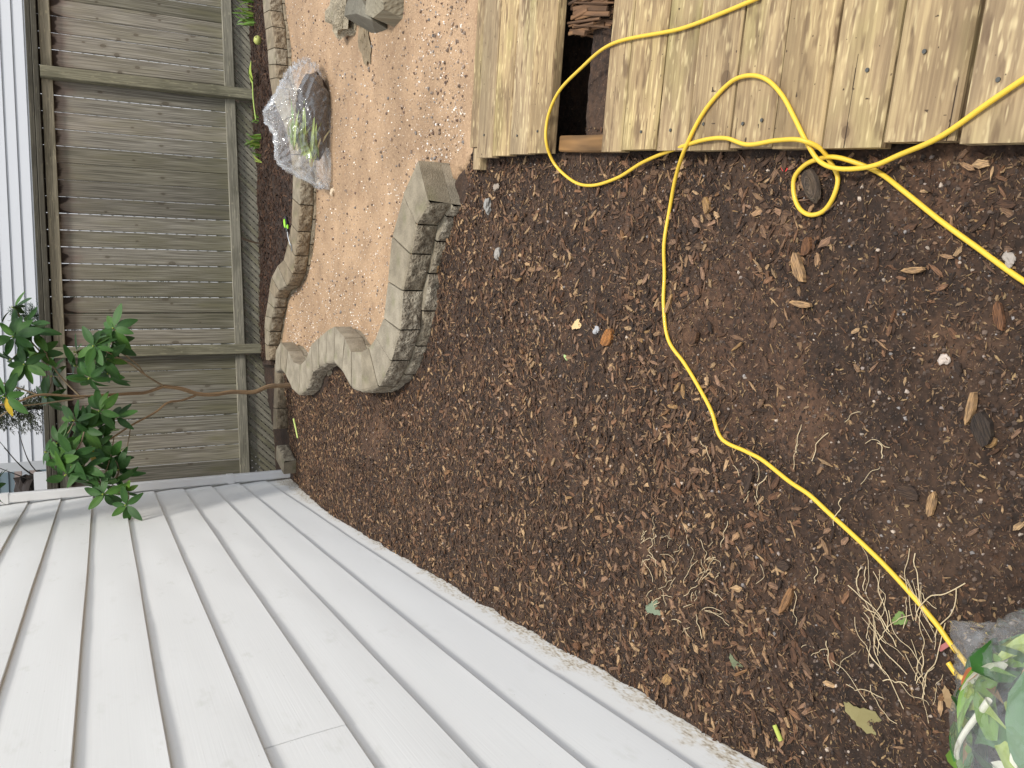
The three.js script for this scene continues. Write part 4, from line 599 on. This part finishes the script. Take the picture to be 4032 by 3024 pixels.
scatter('soil_crumbs', 'small crumbs and clods of dark soil', 'soil', crumb, M.pebble, 22000, nearPick(6.8, 1.5), () => logn(0.0025, 0.010, 3.0), [[0.05, 0.033, 0.025], [0.075, 0.05, 0.037], [0.038, 0.026, 0.02], [0.10, 0.07, 0.052]], 0.1, 3);
scatter('grit', 'pale grit and tiny stones in the soil', 'gravel', crumb, M.pebble, 2200, nearPick(5, 1.4), () => logn(0.0025, 0.010, 3.6), [[0.34, 0.28, 0.23], [0.26, 0.21, 0.18], [0.42, 0.34, 0.27], [0.22, 0.2, 0.19]], 0.15, 3);
const bedPick = () => { const x = rr(0.05, 3.7), z = rr(-8.08, -5.9); if (!freeOfBlocks(x, z) || region(x, z)[0] !== 2) return null; return [x, soilY(x, z), z]; };
scatter('bed_mulch', 'dark shredded bark mulch covering the bed along the fence', 'mulch', [chipGeos[1], chipGeos[3], chipGeos[0]], M.chip, 9000, bedPick, () => logn(0.015, 0.06, 1.6), [[0.07, 0.036, 0.026], [0.045, 0.026, 0.02], [0.10, 0.052, 0.034], [0.13, 0.075, 0.05]], 0.15, 0.5);
const sandPick = () => { const z = -3.0 - 3.9 * Math.pow(rnd(), 1.1), x = rr(0.05, 3.2); if (sdPoly(sandPoly, x, z) > -0.1 || onDeck(x, z)) return null; return [x, sandY(x, z), z]; };
scatter('sand_gravel', 'dark and grey pebbles and bark bits strewn on the sand', 'gravel', [crumb[0], crumb[1], chipGeos[1]], M.pebble, 12000, () => { const p = sandPick(); if (!p) return null; const [a] = deckST(p[0], p[2]); return rnd() < 0.35 + 0.65 * sstep(-1.1, -0.1, a) ? p : null; }, () => logn(0.003, 0.018, 5.0), [[0.16, 0.115, 0.085], [0.25, 0.185, 0.14], [0.36, 0.27, 0.2], [0.2, 0.18, 0.165], [0.12, 0.075, 0.055], [0.42, 0.31, 0.22]], 0.12, 2);
scatter('pale_grit', 'crushed white and pale grit on the sand', 'gravel', crumb, M.pebble, 8000, () => { const p = sandPick(); if (!p) return null; const d = dLine(midN, p[0], p[2]); return rnd() < 0.06 + 0.9 * Math.exp(-d / 0.28) * fbm(p[0] * 4, p[2] * 4, 2, 151) * 1.6 ? p : null; }, () => logn(0.003, 0.011, 2.4), [[0.75, 0.68, 0.58], [0.6, 0.5, 0.4], [0.8, 0.76, 0.7], [0.5, 0.4, 0.3]], 0.15, 3);

{ // larger pieces that can be picked out one by one
  const mats = [[0.20, 0.10, 0.055], [0.12, 0.065, 0.04], [0.30, 0.17, 0.09], [0.07, 0.045, 0.035], [0.42, 0.27, 0.14]].map((c) => mat({ ...T.bark, bumpScale: 0.003, color: C(...c) }));
  const big = [flake(9, 1, 0.36, 0.13, 21), flake(8, 1, 0.24, 0.12, 22), flake(9, 1, 0.5, 0.16, 23), flake(7, 1, 0.16, 0.1, 24)];
  const put = (name, g, m, x, z, s, yaw, label, cat, group, up = 0.05) => { const o = solo(name, g, m, label, cat, group); o.position.set(x, soilY(x, z) + s * up, z); o.rotation.set(rr(-0.12, 0.12), yaw, rr(-0.12, 0.12)); o.scale.setScalar(s); return o; };
  reseed(1000); let n = 0, guard = 0;
  while (n < 150 && guard++ < 3000) { const p = nearPick(4.6, 1.2)(); if (!p) continue; const kk = Math.floor(rnd() * 5), sh = Math.floor(rnd() * 4); put('bark_chunk', big[sh], mats[kk], p[0], p[2], 0.026 + 0.036 * Math.pow(rnd(), 2), rr(0, 6.28), ['broad', 'narrow', 'blunt', 'splinter thin'][sh] + ' ' + ['reddish brown', 'dark brown', 'light brown', 'blackish', 'pale tan'][kk] + ' bark chunk lying loose on the soil among smaller chips', 'bark chunk', 'larger bark chunks strewn on the soil'); n++; }
  const tan = mat({ ...T.bark, bumpScale: 0.004, color: C(0.46, 0.31, 0.19) }), orange = mat({ ...T.bark, bumpScale: 0.004, color: C(0.42, 0.19, 0.065) }), dark = mat({ ...T.bark, bumpScale: 0.004, color: C(0.045, 0.033, 0.028) });
  put('wood_splinter', big[0], tan, 0.183, -1.332, 0.08, 0.35, 'large pale tan wood flake with feathered ends on bare soil', 'wood chip');
  put('wood_splinter', big[1], tan, 0.144, -1.049, 0.06, 1.5, 'torn pale splinter of wood standing near the loose end of cord', 'wood chip');
  put('wood_splinter', big[1], tan, 0.10, -1.325, 0.07, 1.35, 'long narrow tan stick below the large pale wood flake', 'wood chip');
  put('bark_chunk', big[2], orange, 0.055, -2.083, 0.085, 2.4, 'orange brown lump of bark standing out on dark mulch', 'bark chunk');
  put('bark_chunk', big[1], mats[2], -0.574, -1.398, 0.09, 2.6, 'reddish bark stick with a white root at its end', 'bark chunk');
  put('bark_chunk', big[0], tan, -0.297, -1.019, 0.055, 2.8, 'pale bark flake between cord and plastic bag', 'bark chunk');
  put('wood_splinter', big[1], tan, -0.11, -0.93, 0.075, 2.7, 'pale splinter leaning on a dark bark lump', 'wood chip');
  put('bark_chunk', big[2], dark, -0.147, -0.916, 0.075, 0.3, 'black brown lump of bark beside the leaning splinter', 'bark chunk');
  { const g = lumpy(1, 3, 0.35, 33, 1.45, 0.3, 0.72, 1.6), U = [], p = g.attributes.position; for (let i = 0; i < p.count; i++) U.push(p.getX(i), p.getZ(i)); const o = put('stone', g, mat({ ...T.bark, bumpScale: 0.01, color: C(0.13, 0.1, 0.085) }), 0.352, -1.292, 0.030, 0.5, 'flat dark brown lump lying inside the small loop of yellow cord', 'stone', null, 0.2); }
  for (const [x, z, s, c, l] of [[0.143, -0.865, 0.011, [0.33, 0.29, 0.25], 'rounded buff stone beside the straight run of cord'], [-0.026, -0.994, 0.011, [0.5, 0.42, 0.36], 'chalky pinkish white stone on bare soil'], [0.406, -2.862, 0.022, [0.3, 0.28, 0.25], 'grey stone on mulch near the block wall end'], [0.081, -2.153, 0.013, [0.36, 0.36, 0.37], 'small bluish grey stone by the orange bark lump'], [0.60, -2.93, 0.024, [0.26, 0.25, 0.23], 'flat grey stone between block wall end and deck'], [0.66, -2.86, 0.016, [0.3, 0.25, 0.2], 'small brown stone against the end of the deck']]) put('stone', lumpy(1, 2, 0.5, s * 9999, 1.2, 0.6, 0.9), mat({ color: C(...c), roughness: 0.85 }), x, z, s, rr(0, 6), l, 'stone', null, 0.3);
  put('plastic_scrap', flake(5, 1, 0.7, 0.12, 44), mat({ color: C(0.7, 0.06, 0.05), roughness: 0.5 }), 0.403, -1.367, 0.022, 1, 'small bright red plastic scrap on soil near the cord loop', 'scrap');
  put('plant_tag', flake(6, 1, 0.22, 0.05, 45), mat({ color: C(0.35, 0.12, 0.11), roughness: 0.6 }), -0.558, -1.0, 0.05, 2.3, 'faded dark red strip lying under the cord beside the bag', 'scrap', null, 0.1);
  const leafFlat = (x, z, s, m, yaw, label) => { const sh = new THREE.Shape(); for (let i = 0; i < 26; i++) { const a = i / 26 * 6.283, k = (i % 2 ? 0.86 : 1) * (0.85 + 0.2 * Math.cos(a * 3)); i ? sh.lineTo(Math.cos(a) * 0.55 * k, Math.sin(a) * 0.36 * k) : sh.moveTo(0.55 * k, 0); } const g = new THREE.ExtrudeGeometry(sh, { depth: 0.012, bevelEnabled: false, curveSegments: 2 }); g.rotateX(-Math.PI / 2); const p = g.attributes.position; for (let i = 0; i < p.count; i++) p.setY(i, p.getY(i) + 0.16 * (p.getZ(i) ** 2 * 3) + 0.1 * Math.sin(p.getX(i) * 5)); g.computeVertexNormals(); put('fallen_leaf', g, m, x, z, s, yaw, label, 'leaf', null, 0.08); };
  leafFlat(-0.766, -1.19, 0.085, mat({ color: C(0.22, 0.19, 0.08), roughness: 0.8 }), 1.2, 'olive brown leaf with bitten edge beside the white roots'); leafFlat(-0.78, -1.578, 0.05, mat({ color: C(0.14, 0.16, 0.09), roughness: 0.8 }), 0.6, 'dull green leaf flat on the mulch close to the siding'); leafFlat(-0.533, -1.095, 0.04, mat({ color: C(0.13, 0.2, 0.05), roughness: 0.7 }), 2.2, 'small fresh green leaf beside the cord'); leafFlat(-0.72, -1.9, 0.07, mat({ color: C(0.16, 0.2, 0.13), roughness: 0.8 }), 1.9, 'grey green leaf next to the tangle of roots near the wall'); leafFlat(-0.655, -0.985, 0.05, mat({ color: C(0.3, 0.2, 0.1), roughness: 0.8 }), 0.4, 'curled brown leaf touching the bag by the house'); leafFlat(0.0, -2.35, 0.03, mat({ color: C(0.38, 0.5, 0.2), roughness: 0.7 }), 1, 'tiny pale green leaf on the open mulch'); leafFlat(0.103, -2.273, 0.05, mat({ color: C(0.6, 0.42, 0.2), roughness: 0.7 }), 2, 'straw coloured curled leaf on the open mulch');
  const st = solo('plant_cutting', taper([[-0.915, soilY(-0.91, -1.43) + 0.01, -1.43], [-0.885, soilY(-0.88, -1.45) + 0.014, -1.45]], 0.006, 0.0055, 4, 7), mat({ color: C(0.42, 0.48, 0.1) }), 'short yellow green stem cutting on mulch at the house foot', 'stem');
  // roots
  const rootM = mat({ color: C(0.60, 0.48, 0.30), roughness: 0.8 });
  const roots = (name, label, cx, cz, sx, sz, n, dirA, sd, l0, l1) => { reseed(sd); const gs = []; for (let i = 0; i < n; i++) { let x = cx + rr(-sx, sx), z = cz + rr(-sz, sz), a = dirA + rr(-0.7, 0.7); const L = rr(l0, l1), P = [], m = 6; for (let k = 0; k <= m; k++) { P.push([x, soilY(x, z) + rr(0.004, 0.012), z]); a += rr(-0.45, 0.45); x += Math.cos(a) * L / m; z += Math.sin(a) * L / m; } gs.push(tube(P, rr(0.0005, 0.0012), 14, 4)); } const o = solo(name, mergeGeometries(gs), rootM, label, 'roots'); o.userData.kind = 'stuff'; };
  roots('fine_roots', 'tangle of thin pale roots on the soil in front of the bag by the house', -0.62, -1.10, 0.13, 0.10, 38, -0.6, 1101, 0.05, 0.17); roots('fine_roots', 'thin pale roots lying loose on mulch along the house wall', -0.62, -1.80, 0.14, 0.16, 44, 0.6, 1102, 0.03, 0.09); roots('fine_roots', 'few stray root threads on the open soil', -0.4, -1.35, 0.3, 0.3, 26, 0.3, 1103, 0.03, 0.08);
}
console.log('rest done');
renderer.render(scene, camera);
